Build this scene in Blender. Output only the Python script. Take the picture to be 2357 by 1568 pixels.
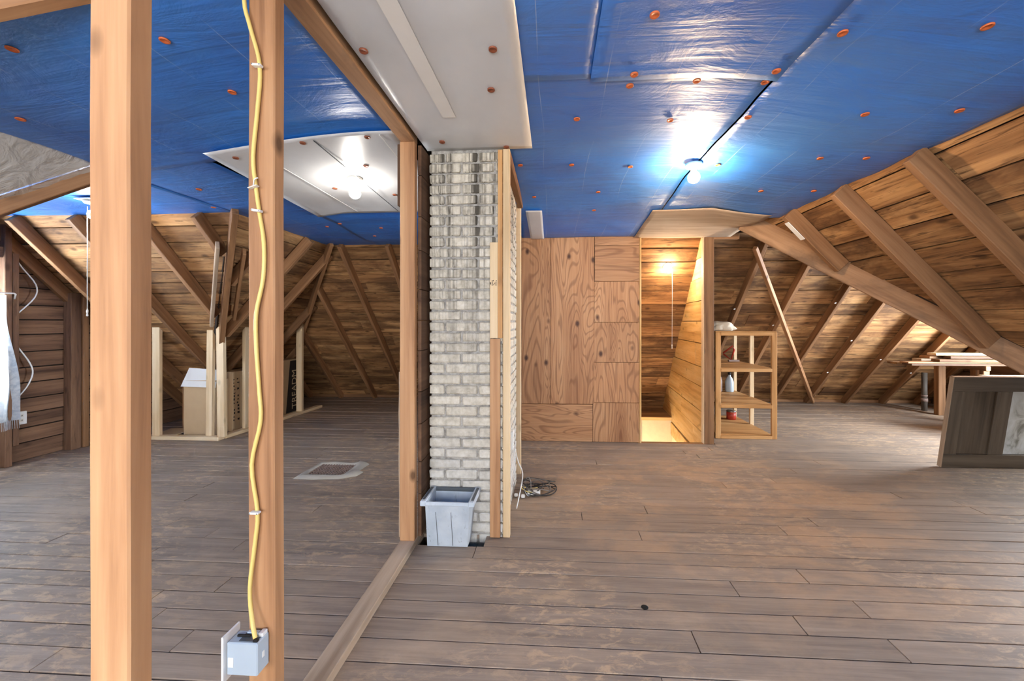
import bpy, bmesh, math, random
from mathutils import Vector, Matrix, noise

random.seed(11)
for o in list(bpy.data.objects):
    bpy.data.objects.remove(o)
scene = bpy.context.scene
COL = scene.collection

# ------------------------------------------------------------------ camera
cam_d = bpy.data.cameras.new('camera')
cam_d.sensor_width = 36.0
cam_d.lens = 900.0 / 2357.0 * 36.0
cam_d.shift_x = -0.01846
cam_d.shift_y = -0.0178
cam_d.clip_start = 0.02
cam = bpy.data.objects.new('camera', cam_d)
COL.objects.link(cam)
cam.location = (0, 0, 1.35)
cam.rotation_euler = (math.radians(90), 0, math.atan(51 / 900.0))
scene.camera = cam

# ------------------------------------------------------------------ world, daylight at the side windows, added front fill, exposure
world = bpy.data.worlds.new('world')
scene.world = world
world.use_nodes = True
wb = world.node_tree.nodes['Background']
wb.inputs[0].default_value = (0.75, 0.86, 1.0, 1)
wb.inputs[1].default_value = 1.0

def area(name, loc, rot, sx, sy, power, col):
    d = bpy.data.lights.new(name, 'AREA')
    d.shape = 'RECTANGLE'
    d.size, d.size_y = sx, sy
    d.energy = power
    d.color = col
    o = bpy.data.objects.new(name, d)
    COL.objects.link(o)
    o.location = loc
    o.rotation_euler = rot
    return o

R90 = math.radians(90)
area('front_fill_light', (-0.3, -2.62, 1.35), (R90, 0, 0), 5.4, 1.9, 190, (1.0, 0.98, 0.95))  # added fill light behind the camera, at a made-up window
area('right_window_daylight', (6.26, 4.25, 1.25), (R90, 0, R90), 1.4, 1.2, 300, (0.84, 0.92, 1.0))
area('left_window_daylight', (-5.28, 2.55, 1.3), (R90, 0, -R90), 1.5, 1.25, 130, (0.86, 0.93, 1.0))
d_ = bpy.data.lights.new('lower_stair_lamp', 'POINT')
d_.energy, d_.color, d_.shadow_soft_size = 24, (1.0, 0.90, 0.76), 0.08
o_ = bpy.data.objects.new('lower_stair_lamp', d_)
COL.objects.link(o_)
o_.location = (1.25, 5.75, -1.1)
BULB_R, BULB_L, BULB_S = 600, 130, 400

vs = scene.view_settings
vs.view_transform = 'Standard'
vs.look = 'None'
vs.gamma = 1.0
vs.use_curve_mapping = False
vs.exposure = 0.55

cy = scene.cycles
cy.max_bounces, cy.diffuse_bounces, cy.glossy_bounces = 6, 3, 2
cy.transmission_bounces, cy.transparent_max_bounces = 2, 6
cy.caustics_reflective = cy.caustics_refractive = False
cy.sample_clamp_indirect = 8.0
cy.adaptive_threshold = 0.13
cy.adaptive_min_samples = 14

# ------------------------------------------------------------------ colour and material helpers
def lin(r, g, b):
    f = lambda c: c / 12.92 if c <= 0.04045 else ((c + 0.055) / 1.055) ** 2.4
    return (f(r / 255), f(g / 255), f(b / 255), 1)

class NT:
    def __init__(self, name):
        self.m = bpy.data.materials.new(name)
        self.m.use_nodes = True
        self.t = self.m.node_tree
        self.n = self.t.nodes
        self.b = self.n['Principled BSDF']
    def node(self, typ, **kw):
        nd = self.n.new(typ)
        for k, v in kw.items():
            setattr(nd, k, v)
        return nd
    def link(self, a, b):
        self.t.links.new(a, b)
    def inp(self, sock, v):
        if hasattr(v, 'links'):
            self.link(v, sock)
        else:
            sock.default_value = v
    def math(self, op, a, b=None, clamp=False):
        nd = self.node('ShaderNodeMath', operation=op)
        nd.use_clamp = clamp
        self.inp(nd.inputs[0], a)
        if b is not None:
            self.inp(nd.inputs[1], b)
        return nd.outputs[0]
    def mix(self, fac, a, b, mode='MIX'):
        nd = self.node('ShaderNodeMixRGB', blend_type=mode)
        self.inp(nd.inputs[0], fac)
        self.inp(nd.inputs[1], a)
        self.inp(nd.inputs[2], b)
        return nd.outputs[0]
    def noise(self, vec, scale, detail=4, rough=0.55, dist=0.0):
        nd = self.node('ShaderNodeTexNoise')
        self.link(vec, nd.inputs['Vector'])
        nd.inputs['Scale'].default_value = scale
        nd.inputs['Detail'].default_value = detail
        nd.inputs['Roughness'].default_value = rough
        nd.inputs['Distortion'].default_value = dist
        return nd.outputs[0]
    def mapping(self, vec, scale=(1, 1, 1), loc=(0, 0, 0)):
        nd = self.node('ShaderNodeMapping')
        self.link(vec, nd.inputs['Vector'])
        nd.inputs['Scale'].default_value = scale
        nd.inputs['Location'].default_value = loc
        return nd.outputs[0]
    def ramp(self, fac, stops):
        nd = self.node('ShaderNodeValToRGB')
        self.link(fac, nd.inputs[0])
        el = nd.color_ramp.elements
        while len(el) < len(stops):
            el.new(0.5)
        for e, (p, c) in zip(el, stops):
            e.position = p
            e.color = c if len(c) == 4 else (*c, 1)
        return nd.outputs[0]
    def objvec(self, spread=37.0):
        tc = self.node('ShaderNodeTexCoord')
        oi = self.node('ShaderNodeObjectInfo')
        mul = self.math('MULTIPLY', oi.outputs['Random'], spread)
        add = self.node('ShaderNodeVectorMath', operation='ADD')
        cmb = self.node('ShaderNodeCombineXYZ')
        self.link(mul, cmb.inputs[0]); self.link(mul, cmb.inputs[1]); self.link(mul, cmb.inputs[2])
        self.link(tc.outputs['Object'], add.inputs[0]); self.link(cmb.outputs[0], add.inputs[1])
        self.rand = oi.outputs['Random']
        return add.outputs[0]
    def pos(self):
        return self.node('ShaderNodeNewGeometry').outputs['Position']
    def bump(self, h, strength, dist=0.01):
        nd = self.node('ShaderNodeBump')
        nd.inputs['Strength'].default_value = strength
        nd.inputs['Distance'].default_value = dist
        self.link(h, nd.inputs['Height'])
        self.link(nd.outputs[0], self.b.inputs['Normal'])
    def vary(self, col, lo, hi):
        v = self.node('ShaderNodeMapRange')
        self.link(self.rand, v.inputs[0])
        v.inputs[3].default_value = lo
        v.inputs[4].default_value = hi
        hs = self.node('ShaderNodeHueSaturation')
        self.link(v.outputs[0], hs.inputs['Value'])
        self.link(col, hs.inputs['Color'])
        return hs.outputs[0]
    def set(self, col=None, rough=None, spec=None, metal=None):
        if col is not None:
            self.inp(self.b.inputs['Base Color'], col)
        if rough is not None:
            self.inp(self.b.inputs['Roughness'], rough)
        if spec is not None:
            self.b.inputs['Specular IOR Level'].default_value = spec
        if metal is not None:
            self.b.inputs['Metallic'].default_value = metal
        return self.m

def wood(name, dark, mid, light, grain=1.0, knots=0.5, lo=0.85, hi=1.12, rough=0.65, streak=0.0, stain=None, bump=0.25, stain_at=0.55):
    k = NT(name)
    v = k.objvec()
    g = k.noise(k.mapping(v, (1.2 * grain, 22 * grain, 22 * grain)), 1.0, 5, 0.6, 0.3)
    broad = k.noise(k.mapping(v, (0.9, 5, 5)), 1.0, 3, 0.5, 0.4)
    f = k.math('ADD', k.math('MULTIPLY', g, 0.6), k.math('MULTIPLY', broad, 0.4))
    col = k.ramp(f, [(0.33, dark), (0.48, mid), (0.66, light)])
    if streak:
        s = k.noise(k.mapping(v, (3.2, 42, 42)), 1.0, 3, 0.7, 0.8)
        sf = k.ramp(s, [(0.54, (0, 0, 0, 1)), (0.68, (1, 1, 1, 1))])
        col = k.mix(k.math('MULTIPLY', sf, streak), col, tuple(c * 0.28 for c in dark[:3]) + (1,))
    if knots:
        vo = k.node('ShaderNodeTexVoronoi', feature='F1')
        k.link(k.mapping(v, (3.6, 6.5, 6.5)), vo.inputs['Vector'])
        vo.inputs['Scale'].default_value = 1.0
        kf = k.ramp(vo.outputs['Distance'], [(0.06, (1, 1, 1, 1)), (0.17, (0, 0, 0, 1))])
        col = k.mix(k.math('MULTIPLY', kf, knots), col, tuple(c * 0.35 for c in dark[:3]) + (1,))
    if stain:
        sn = k.noise(k.mapping(v, (1.2, 3, 3)), 1.3, 5, 0.65, 0.5)
        sf = k.ramp(sn, [(stain_at - 0.06, (0, 0, 0, 1)), (stain_at + 0.1, (1, 1, 1, 1))])
        col = k.mix(k.math('MULTIPLY', sf, 0.75), col, stain)
    col = k.vary(col, lo, hi)
    k.bump(g, bump, 0.004)
    return k.set(col, rough, 0.3)

def plain(name, col, rough=0.5, metal=0.0, spec=0.4, mottle=0.12):
    k = NT(name)
    v = k.objvec()
    n = k.noise(v, 14, 4)
    c2 = tuple(c * (1 - mottle * 2) for c in col[:3]) + (1,)
    cc = k.mix(n, c2, col)
    return k.set(cc, rough, spec, metal)

M = {}
M['post'] = wood('aged_stud_wood', lin(132, 92, 62), lin(176, 130, 92), lin(202, 158, 116), 0.8, 0.85, 0.92, 1.06, 0.6)
M['plate'] = wood('dusty_plate_wood', lin(140, 118, 98), lin(172, 150, 128), lin(190, 168, 146), 0.8, 0.15, 0.95, 1.05, 0.8)
M['beam'] = wood('old_beam_wood', lin(112, 82, 58), lin(158, 120, 88), lin(190, 150, 114), 0.8, 0.5, 0.9, 1.1, 0.7, stain=lin(108, 84, 64))
M['rafter'] = wood('rafter_wood', lin(96, 68, 46), lin(138, 100, 68), lin(168, 126, 90), 0.8, 0.4, 0.85, 1.12, 0.65)
M['pine'] = wood('new_pine', lin(196, 164, 122), lin(222, 194, 154), lin(236, 214, 180), 0.8, 0.35, 0.94, 1.04, 0.55)
M['board'] = wood('roof_board', lin(92, 62, 40), lin(160, 117, 76), lin(210, 164, 112), 0.7, 0.7, 0.68, 1.2, 0.75, streak=0.8, stain=lin(88, 60, 40), bump=0.6, stain_at=0.52)
M['darkboard'] = wood('gable_board', lin(74, 52, 40), lin(116, 86, 66), lin(144, 110, 84), 0.7, 0.5, 0.85, 1.1, 0.75, streak=0.4, bump=0.4)
M['panelboard'] = wood('dark_panel', lin(64, 44, 32), lin(92, 66, 48), lin(112, 84, 62), 0.7, 0.1, 0.9, 1.1, 0.75)
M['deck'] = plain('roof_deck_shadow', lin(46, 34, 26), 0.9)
M['stairboard'] = wood('stair_pine', lin(190, 142, 84), lin(222, 180, 118), lin(236, 204, 150), 0.7, 0.5, 0.9, 1.06, 0.6, streak=0.2)
M['shelfwood'] = wood('shelf_wood', lin(168, 116, 64), lin(204, 152, 96), lin(224, 178, 124), 0.8, 0.3, 0.92, 1.06, 0.55)
M['doorwood'] = wood('dark_door_wood', lin(62, 53, 45), lin(86, 75, 63), lin(104, 92, 78), 1.0, 0.0, 0.95, 1.05, 0.5)
M['cream'] = plain('cream_paint', lin(236, 222, 190), 0.55)
M['white_paint'] = plain('white_paint', lin(232, 230, 226), 0.5, mottle=0.04)
M['metal_grey'] = plain('box_plastic', lin(182, 196, 208), 0.4, mottle=0.05)
M['metal_dark'] = plain('box_dark', lin(86, 92, 98), 0.4)
M['black'] = plain('black', lin(22, 20, 19), 0.6)
M['pit'] = plain('pit_dark', lin(20, 18, 16), 0.95)
M['porcelain'] = plain('porcelain', lin(236, 232, 222), 0.25, mottle=0.03)
M['yellow'] = plain('yellow_cable', lin(238, 212, 128), 0.35, mottle=0.03)
M['white_plastic'] = plain('white_plastic', lin(240, 240, 238), 0.35, mottle=0.03)
M['grey_cable'] = plain('grey_cable', lin(120, 112, 106), 0.45)
M['black_cable'] = plain('black_cable', lin(52, 48, 46), 0.45)
M['orange_cap'] = plain('orange_cap', lin(226, 116, 66), 0.45)
M['copper_cap'] = plain('copper_cap', lin(150, 84, 58), 0.45)
M['card'] = plain('cardboard', lin(196, 166, 128), 0.8, mottle=0.06)
M['card_white'] = plain('white_card', lin(226, 224, 220), 0.7, mottle=0.04)
M['ink'] = plain('ink', lin(48, 40, 36), 0.8)
M['ink_light'] = plain('light_ink', lin(214, 190, 152), 0.8)
M['red'] = plain('red_paint', lin(178, 62, 44), 0.45)
M['bag'] = plain('canvas_bag', lin(222, 210, 190), 0.8, mottle=0.1)
M['iron'] = plain('iron_grate', lin(150, 128, 118), 0.6)
M['vent_mat'] = plain('vent_mat', lin(176, 168, 156), 0.9, mottle=0.12)
M['pipe'] = plain('grey_pipe', lin(104, 96, 88), 0.5)
M['steel'] = plain('steel', lin(176, 180, 186), 0.3, 1.0)

def emis(name, col, strength):
    k = NT(name)
    k.b.inputs['Base Color'].default_value = (1, 1, 1, 1)
    k.b.inputs['Emission Color'].default_value = col
    k.b.inputs['Emission Strength'].default_value = strength
    return k.m

def m_plywood():
    k = NT('plywood')
    v = k.objvec(11)
    n = k.noise(k.mapping(v, (0.7, 4.2, 4.2)), 1.0, 2, 0.4, 0.6)
    rings = k.math('SINE', k.math('MULTIPLY', n, 120.0))
    lines = k.ramp(k.math('MULTIPLY', k.math('ADD', rings, 1.0), 0.5), [(0.0, (0.5, 0.5, 0.5, 1)), (0.35, (0, 0, 0, 1))])
    fine = k.noise(k.mapping(v, (2, 60, 60)), 1.0, 4, 0.6)
    col = k.ramp(k.math('ADD', k.math('MULTIPLY', n, 0.5), k.math('MULTIPLY', fine, 0.5)), [(0.3, lin(156, 106, 70)), (0.5, lin(190, 140, 98)), (0.7, lin(210, 164, 122))])
    col = k.mix(lines, col, lin(112, 68, 42))
    vo = k.node('ShaderNodeTexVoronoi', feature='F1')
    k.link(k.mapping(v, (3.4, 5.2, 5.2)), vo.inputs['Vector'])
    vo.inputs['Scale'].default_value = 1.0
    kf = k.ramp(vo.outputs['Distance'], [(0.06, (1, 1, 1, 1)), (0.16, (0, 0, 0, 1))])
    col = k.mix(kf, col, lin(78, 46, 30))
    col = k.vary(col, 0.82, 1.05)
    k.bump(fine, 0.1, 0.002)
    return k.set(col, 0.55, 0.4)
M['ply'] = m_plywood()

def m_floor():
    k = NT('floor_plank')
    v = k.objvec()
    p = k.pos()
    g = k.noise(k.mapping(v, (1.3, 26, 26)), 1.0, 5, 0.62, 0.3)
    fine = k.noise(k.mapping(v, (5, 120, 120)), 1.0, 3, 0.6)
    col = k.ramp(k.math('ADD', k.math('MULTIPLY', g, 0.7), k.math('MULTIPLY', fine, 0.3)), [(0.28, lin(114, 101, 92)), (0.5, lin(142, 126, 113)), (0.72, lin(164, 146, 130))])
    worn = k.noise(k.mapping(p, (1.0, 1.5, 1)), 1.6, 6, 0.68, 0.4)
    wf = k.ramp(worn, [(0.48, (0, 0, 0, 1)), (0.62, (1, 1, 1, 1))])
    col = k.mix(k.math('MULTIPLY', wf, 0.35), col, lin(184, 158, 132))
    fleck = k.noise(k.mapping(p, (9, 22, 9)), 1.0, 5, 0.75, 0.6)
    ff = k.ramp(fleck, [(0.50, (0, 0, 0, 1)), (0.60, (1, 1, 1, 1))])
    zone = k.noise(p, 0.9, 2, 0.5)
    zf = k.ramp(zone, [(0.44, (0, 0, 0, 1)), (0.54, (1, 1, 1, 1))])
    col = k.mix(k.math('MULTIPLY', k.math('MULTIPLY', ff, zf), 0.75), col, lin(190, 162, 132))
    grime = k.noise(k.mapping(p, (0.8, 1.6, 1)), 2.4, 5, 0.6, 0.3)
    gf = k.ramp(grime, [(0.56, (0, 0, 0, 1)), (0.74, (1, 1, 1, 1))])
    col = k.mix(k.math('MULTIPLY', gf, 0.4), col, lin(92, 82, 75))
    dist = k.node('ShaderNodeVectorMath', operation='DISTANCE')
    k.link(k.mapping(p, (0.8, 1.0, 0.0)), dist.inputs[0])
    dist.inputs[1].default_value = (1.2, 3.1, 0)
    wear_glow = k.math('SUBTRACT', k.math('ADD', 1.15, k.math('MULTIPLY', k.noise(k.mapping(p, (1, 4, 1)), 1.5, 5, 0.7), 0.9)), dist.outputs['Value'], True)  # tan wear plus the bulb's warm pool, painted into the floor colour
    col = k.mix(k.math('MULTIPLY', k.math('MULTIPLY', wear_glow, 0.6, True), k.math('ADD', wf, 0.35, True)), col, lin(186, 148, 114))
    col = k.vary(col, 0.9, 1.08)
    k.bump(g, 0.3, 0.004)
    return k.set(col, 0.6, 0.35)
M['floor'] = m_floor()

def m_blue():
    k = NT('blue_sheet')
    p = k.pos()
    wave = k.noise(k.mapping(p, (0.9, 9.0, 1)), 1.0, 4, 0.55, 0.6)
    wr = k.noise(k.mapping(p, (2.0, 3.0, 1)), 1.6, 5, 0.6, 1.2)
    col = k.ramp(k.noise(p, 1.3, 4), [(0.35, lin(14, 106, 200)), (0.65, lin(40, 130, 222))])
    sep = k.node('ShaderNodeSeparateXYZ')
    k.link(p, sep.inputs[0])
    bend = k.math('MULTIPLY', k.noise(k.mapping(p, (0.4, 0.5, 1)), 1.0, 2), 0.14)
    fr = k.math('FRACT', k.math('MULTIPLY', k.math('ADD', sep.outputs[0], bend), 3.3))
    line = k.math('LESS_THAN', fr, 0.012)
    vis = k.ramp(k.noise(p, 2.5, 3), [(0.42, (0, 0, 0, 1)), (0.58, (1, 1, 1, 1))])
    col = k.mix(k.math('MULTIPLY', k.math('MULTIPLY', line, vis), 0.5), col, lin(170, 190, 222))
    scr = k.noise(k.mapping(p, (3, 40, 1)), 1.0, 6, 0.8, 1.5)
    sf = k.ramp(scr, [(0.66, (0, 0, 0, 1)), (0.74, (1, 1, 1, 1))])
    col = k.mix(k.math('MULTIPLY', sf, 0.22), col, lin(150, 180, 224))
    h = k.math('ADD', k.math('MULTIPLY', wave, 0.7), k.math('MULTIPLY', wr, 0.5))
    k.bump(h, 0.3, 0.05)
    k.b.inputs['IOR'].default_value = 1.75
    return k.set(col, 0.46, 0.85)
M['blue'] = m_blue()

def m_white():
    k = NT('white_sheet')
    p = k.pos()
    n = k.noise(k.mapping(p, (1.5, 1.0, 1)), 1.5, 4)
    col = k.ramp(n, [(0.35, lin(202, 204, 207)), (0.65, lin(216, 217, 219))])
    k.bump(k.noise(k.mapping(p, (1.0, 2.5, 1)), 1.4, 3), 0.1, 0.03)
    return k.set(col, 0.33, 0.4)
M['white'] = m_white()

def m_brick():
    k = NT('cream_brick')
    p = k.pos()
    v = k.objvec()
    base = k.ramp(k.noise(v, 26, 5, 0.65), [(0.32, lin(182, 174, 158)), (0.5, lin(206, 198, 182)), (0.7, lin(222, 216, 204))])
    soot = k.noise(k.mapping(p, (26, 26, 0.55)), 1.0, 4, 0.7, 0.2)
    sep = k.node('ShaderNodeSeparateXYZ')
    k.link(p, sep.inputs[0])
    mr = k.node('ShaderNodeMapRange')
    k.link(sep.outputs[2], mr.inputs[0])
    mr.inputs[1].default_value = 0.9; mr.inputs[2].default_value = 2.0
    mr.inputs[3].default_value = 0.08; mr.inputs[4].default_value = 0.95
    sf = k.ramp(soot, [(0.46, (0, 0, 0, 1)), (0.62, (1, 1, 1, 1))])
    col = k.mix(k.math('MULTIPLY', sf, mr.outputs[0]), base, lin(70, 65, 58))
    white = k.noise(p, 5, 5, 0.6)
    wm = k.node('ShaderNodeMapRange')
    k.link(sep.outputs[2], wm.inputs[0])
    wm.inputs[1].default_value = 0.75; wm.inputs[2].default_value = 0.25
    wm.inputs[3].default_value = 0.0; wm.inputs[4].default_value = 0.6
    col = k.mix(k.math('MULTIPLY', white, wm.outputs[0]), col, lin(206, 212, 220))
    col = k.vary(col, 0.88, 1.06)
    k.bump(k.noise(v, 60, 5, 0.7), 0.4, 0.003)
    return k.set(col, 0.85, 0.2)
M['brick'] = m_brick()

def m_mortar():
    k = NT('mortar')
    p = k.pos()
    col = k.ramp(k.noise(p, 30, 5, 0.7), [(0.35, lin(132, 128, 122)), (0.65, lin(184, 180, 174))])
    k.bump(k.noise(p, 70, 5, 0.7), 0.5, 0.004)
    return k.set(col, 0.9, 0.2)
M['mortar'] = m_mortar()

def m_poly():
    k = NT('clear_poly_film')
    p = k.pos()
    h = k.noise(k.mapping(p, (5, 7, 5)), 1.0, 4, 0.55, 1.6)
    k.bump(h, 0.9, 0.06)
    k.set(lin(206, 202, 196), 0.1, 0.9)
    k.b.inputs['Alpha'].default_value = 0.45
    return k.m
M['poly'] = m_poly()

def m_lace():
    k = NT('lace_curtain')
    p = k.pos()
    n = k.noise(k.mapping(p, (1, 24, 24)), 1.0, 4, 0.6, 0.8)
    col = k.ramp(n, [(0.4, lin(176, 188, 200)), (0.6, lin(230, 234, 238))])
    k.set(col, 0.7, 0.3)
    k.b.inputs['Subsurface Weight'].default_value = 0.0
    k.b.inputs['Transmission Weight'].default_value = 0.0
    tr = k.node('ShaderNodeBsdfTranslucent')
    tr.inputs[0].default_value = lin(220, 230, 240)
    mx = k.node('ShaderNodeMixShader')
    mx.inputs[0].default_value = 0.45
    out = k.n['Material Output']
    k.link(k.b.outputs[0], mx.inputs[1]); k.link(tr.outputs[0], mx.inputs[2]); k.link(mx.outputs[0], out.inputs[0])
    return k.m
M['lace'] = m_lace()

def m_pane():
    k = NT('frosted_pane')
    v = k.objvec(3)
    n = k.noise(v, 4.5, 4, 0.6, 1.0)
    col = k.ramp(n, [(0.36, lin(120, 122, 116)), (0.46, lin(182, 186, 184)), (0.64, lin(208, 214, 216))])
    return k.set(col, 0.25, 0.5)
M['pane'] = m_pane()

def m_tote():
    k = NT('grey_tote')
    v = k.objvec(5)
    base = k.ramp(k.noise(v, 6, 4), [(0.35, lin(178, 190, 202)), (0.65, lin(200, 210, 220))])
    sm = k.noise(k.mapping(v, (40, 40, 7)), 1.0, 5, 0.75, 0.6)
    sf = k.ramp(sm, [(0.6, (0, 0, 0, 1)), (0.7, (1, 1, 1, 1))])
    col = k.mix(k.math('MULTIPLY', sf, 0.55), base, lin(110, 118, 126))
    return k.set(col, 0.45, 0.4)
M['tote'] = m_tote()

# ------------------------------------------------------------------ object helpers
def link(name, me, mat, parent=None, mw=None):
    o = bpy.data.objects.new(name, me)
    COL.objects.link(o)
    if mat is not None and me is not None and len(me.materials) == 0:
        me.materials.append(mat)
    if mw is not None:
        o.matrix_basis = mw
    if parent is not None:
        o.parent = parent
        o.matrix_parent_inverse = world_of(parent).inverted()
    return o

def world_of(o):
    m = o.matrix_basis.copy()
    if o.parent:
        m = world_of(o.parent) @ o.matrix_parent_inverse @ m
    return m

def empty(name, loc=(0, 0, 0), parent=None):
    o = bpy.data.objects.new(name, None)
    o.empty_display_size = 0.1
    COL.objects.link(o)
    o.location = loc
    if parent is not None:
        o.parent = parent
        o.matrix_parent_inverse = world_of(parent).inverted()
    return o

def tag(o, label=None, cat=None, group=None, kind=None):
    if label: o['label'] = label
    if cat: o['category'] = cat
    if group: o['group'] = group
    if kind: o['kind'] = kind
    return o

def from_bm(name, bm, mat, parent=None, mw=None, smooth=False):
    bmesh.ops.recalc_face_normals(bm, faces=bm.faces)
    me = bpy.data.meshes.new(name)
    if smooth:
        for f in bm.faces:
            f.smooth = True
    bm.to_mesh(me)
    bm.free()
    return link(name, me, mat, parent, mw)

def pydata(name, vs_, fs, mat, parent=None, mw=None, smooth=False):
    me = bpy.data.meshes.new(name)
    me.from_pydata([tuple(v) for v in vs_], [], fs)
    me.update()
    bm = bmesh.new()
    bm.from_mesh(me)
    bpy.data.meshes.remove(me)
    return from_bm(name, bm, mat, parent, mw, smooth)

_cache = {}
def box_mesh(L, w, t, bev, warp=0.0, seg=1):
    key = (round(L, 3), round(w, 3), round(t, 3), round(bev, 4))
    if warp == 0 and key in _cache:
        return _cache[key]
    bm = bmesh.new()
    n = max(1, seg)
    rings = []
    for i in range(n + 1):
        x = -L / 2 + L * i / n
        dy = random.uniform(-1, 1) * warp if 0 < i < n else 0
        dz = random.uniform(-1, 1) * warp if 0 < i < n else 0
        rings.append([bm.verts.new((x, sy * w / 2 + dy, sz * t / 2 + dz)) for sy, sz in ((-1, -1), (1, -1), (1, 1), (-1, 1))])
    for a, b in zip(rings[:-1], rings[1:]):
        for k in range(4):
            bm.faces.new((a[k], a[(k + 1) % 4], b[(k + 1) % 4], b[k]))
    bm.faces.new(rings[0][::-1])
    bm.faces.new(rings[-1])
    bmesh.ops.recalc_face_normals(bm, faces=bm.faces)
    if bev > 0:
        ed = [e for e in bm.edges if len(e.link_faces) == 2 and e.calc_face_angle(0) > 0.7]
        bmesh.ops.bevel(bm, geom=ed, offset=bev, segments=1, affect='EDGES')
    me = bpy.data.meshes.new('timber')
    bm.to_mesh(me)
    bm.free()
    if warp == 0:
        _cache[key] = me
    return me

def frame_mat(p0, p1, up=(0, 0, 1)):
    p0, p1, up = Vector(p0), Vector(p1), Vector(up)
    x = (p1 - p0).normalized()
    if abs(x.dot(up)) > 0.98:
        up = Vector((0, 1, 0))
    y = up.cross(x).normalized()
    z = x.cross(y)
    m = Matrix((x, y, z)).transposed().to_4x4()
    m.translation = (p0 + p1) / 2
    return m

def beam(name, p0, p1, w, t, mat, parent=None, up=(0, 0, 1), bev=0.004, warp=0.0, seg=1):
    """timber from p0 to p1; w across, t along 'up'; local X is the grain"""
    L = (Vector(p1) - Vector(p0)).length
    me = box_mesh(L, w, t, bev, warp, seg)
    key = mat
    if len(me.materials) and me.materials[0] != mat:
        me = me.copy()
        me.materials.clear()
    return link(name, me, mat, parent, frame_mat(p0, p1, up))

def box(name, x0, x1, y0, y1, z0, z1, mat, parent=None, axis='x', bev=0.003, warp=0, seg=1):
    cx, cy, cz = (x0 + x1) / 2, (y0 + y1) / 2, (z0 + z1) / 2
    if axis == 'x':
        return beam(name, (x0, cy, cz), (x1, cy, cz), abs(y1 - y0), abs(z1 - z0), mat, parent, (0, 0, 1), bev, warp, seg)
    if axis == 'y':
        return beam(name, (cx, y0, cz), (cx, y1, cz), abs(x1 - x0), abs(z1 - z0), mat, parent, (0, 0, 1), bev, warp, seg)
    return beam(name, (cx, cy, z0), (cx, cy, z1), abs(x1 - x0), abs(y1 - y0), mat, parent, (0, 1, 0), bev, warp, seg)

def tube(name, pts, r, mat, parent=None, sides=8, smooth_pts=True, closed=False):
    P = [Vector(p) for p in pts]
    if smooth_pts and len(P) > 2:
        Q = []
        n = len(P)
        for i in range(n - 1):
            a = P[max(i - 1, 0)]; b = P[i]; c = P[i + 1]; d = P[min(i + 2, n - 1)]
            for s in range(4):
                u = s / 4
                Q.append(0.5 * ((2 * b) + (c - a) * u + (2 * a - 5 * b + 4 * c - d) * u * u + (3 * b - a - 3 * c + d) * u ** 3))
        Q.append(P[-1])
        P = Q
    bm = bmesh.new()
    rings = []
    ref = Vector((0.31, 0.2, 0.93))
    for i, p in enumerate(P):
        t = (P[min(i + 1, len(P) - 1)] - P[max(i - 1, 0)]).normalized()
        a = t.cross(ref)
        if a.length < 1e-3:
            a = t.cross(Vector((1, 0, 0)))
        a.normalize()
        b = t.cross(a)
        rings.append([bm.verts.new(p + r * (math.cos(2 * math.pi * k / sides) * a + math.sin(2 * math.pi * k / sides) * b)) for k in range(sides)])
    for A, B in zip(rings[:-1], rings[1:]):
        for k in range(sides):
            bm.faces.new((A[k], A[(k + 1) % sides], B[(k + 1) % sides], B[k]))
    bm.faces.new(rings[0][::-1]); bm.faces.new(rings[-1])
    return from_bm(name, bm, mat, parent, None, True)

def lathe(name, prof, mat, parent=None, mw=None, n=24, smooth=True):
    bm = bmesh.new()
    rings = []
    for r, z in prof:
        if r < 1e-5:
            rings.append([bm.verts.new((0, 0, z))])
        else:
            rings.append([bm.verts.new((r * math.cos(2 * math.pi * k / n), r * math.sin(2 * math.pi * k / n), z)) for k in range(n)])
    for A, B in zip(rings[:-1], rings[1:]):
        for k in range(n):
            if len(A) == 1 and len(B) == 1:
                continue
            if len(A) == 1:
                bm.faces.new((A[0], B[k], B[(k + 1) % n]))
            elif len(B) == 1:
                bm.faces.new((A[k], B[0], A[(k + 1) % n]))
            else:
                bm.faces.new((A[k], A[(k + 1) % n], B[(k + 1) % n], B[k]))
    return from_bm(name, bm, mat, parent, mw, smooth)

def clip(poly, a, b, c):
    """keep a*u + b*v <= c"""
    out = []
    for i in range(len(poly)):
        p, q = poly[i], poly[(i + 1) % len(poly)]
        dp, dq = a * p[0] + b * p[1] - c, a * q[0] + b * q[1] - c
        if dp <= 0:
            out.append(p)
        if (dp < 0 < dq) or (dq < 0 < dp):
            t = dp / (dp - dq)
            out.append((p[0] + (q[0] - p[0]) * t, p[1] + (q[1] - p[1]) * t))
    return out

def prism(name, poly, O, U, V, N, z0, z1, mat, parent):
    """poly in (u,v) on plane O+uU+vV, thickness from z0 to z1 along N; local X along U"""
    cu = sum(p[0] for p in poly) / len(poly); cv = sum(p[1] for p in poly) / len(poly)
    vs_ = [(p[0] - cu, p[1] - cv, z0) for p in poly] + [(p[0] - cu, p[1] - cv, z1) for p in poly]
    n = len(poly)
    fs = [tuple(range(n))[::-1], tuple(range(n, 2 * n))] + [(i, (i + 1) % n, n + (i + 1) % n, n + i) for i in range(n)]
    m = Matrix((U, V, N)).transposed().to_4x4()
    m.translation = O + cu * U + cv * V
    return pydata(name, vs_, fs, mat, parent, m)

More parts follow.
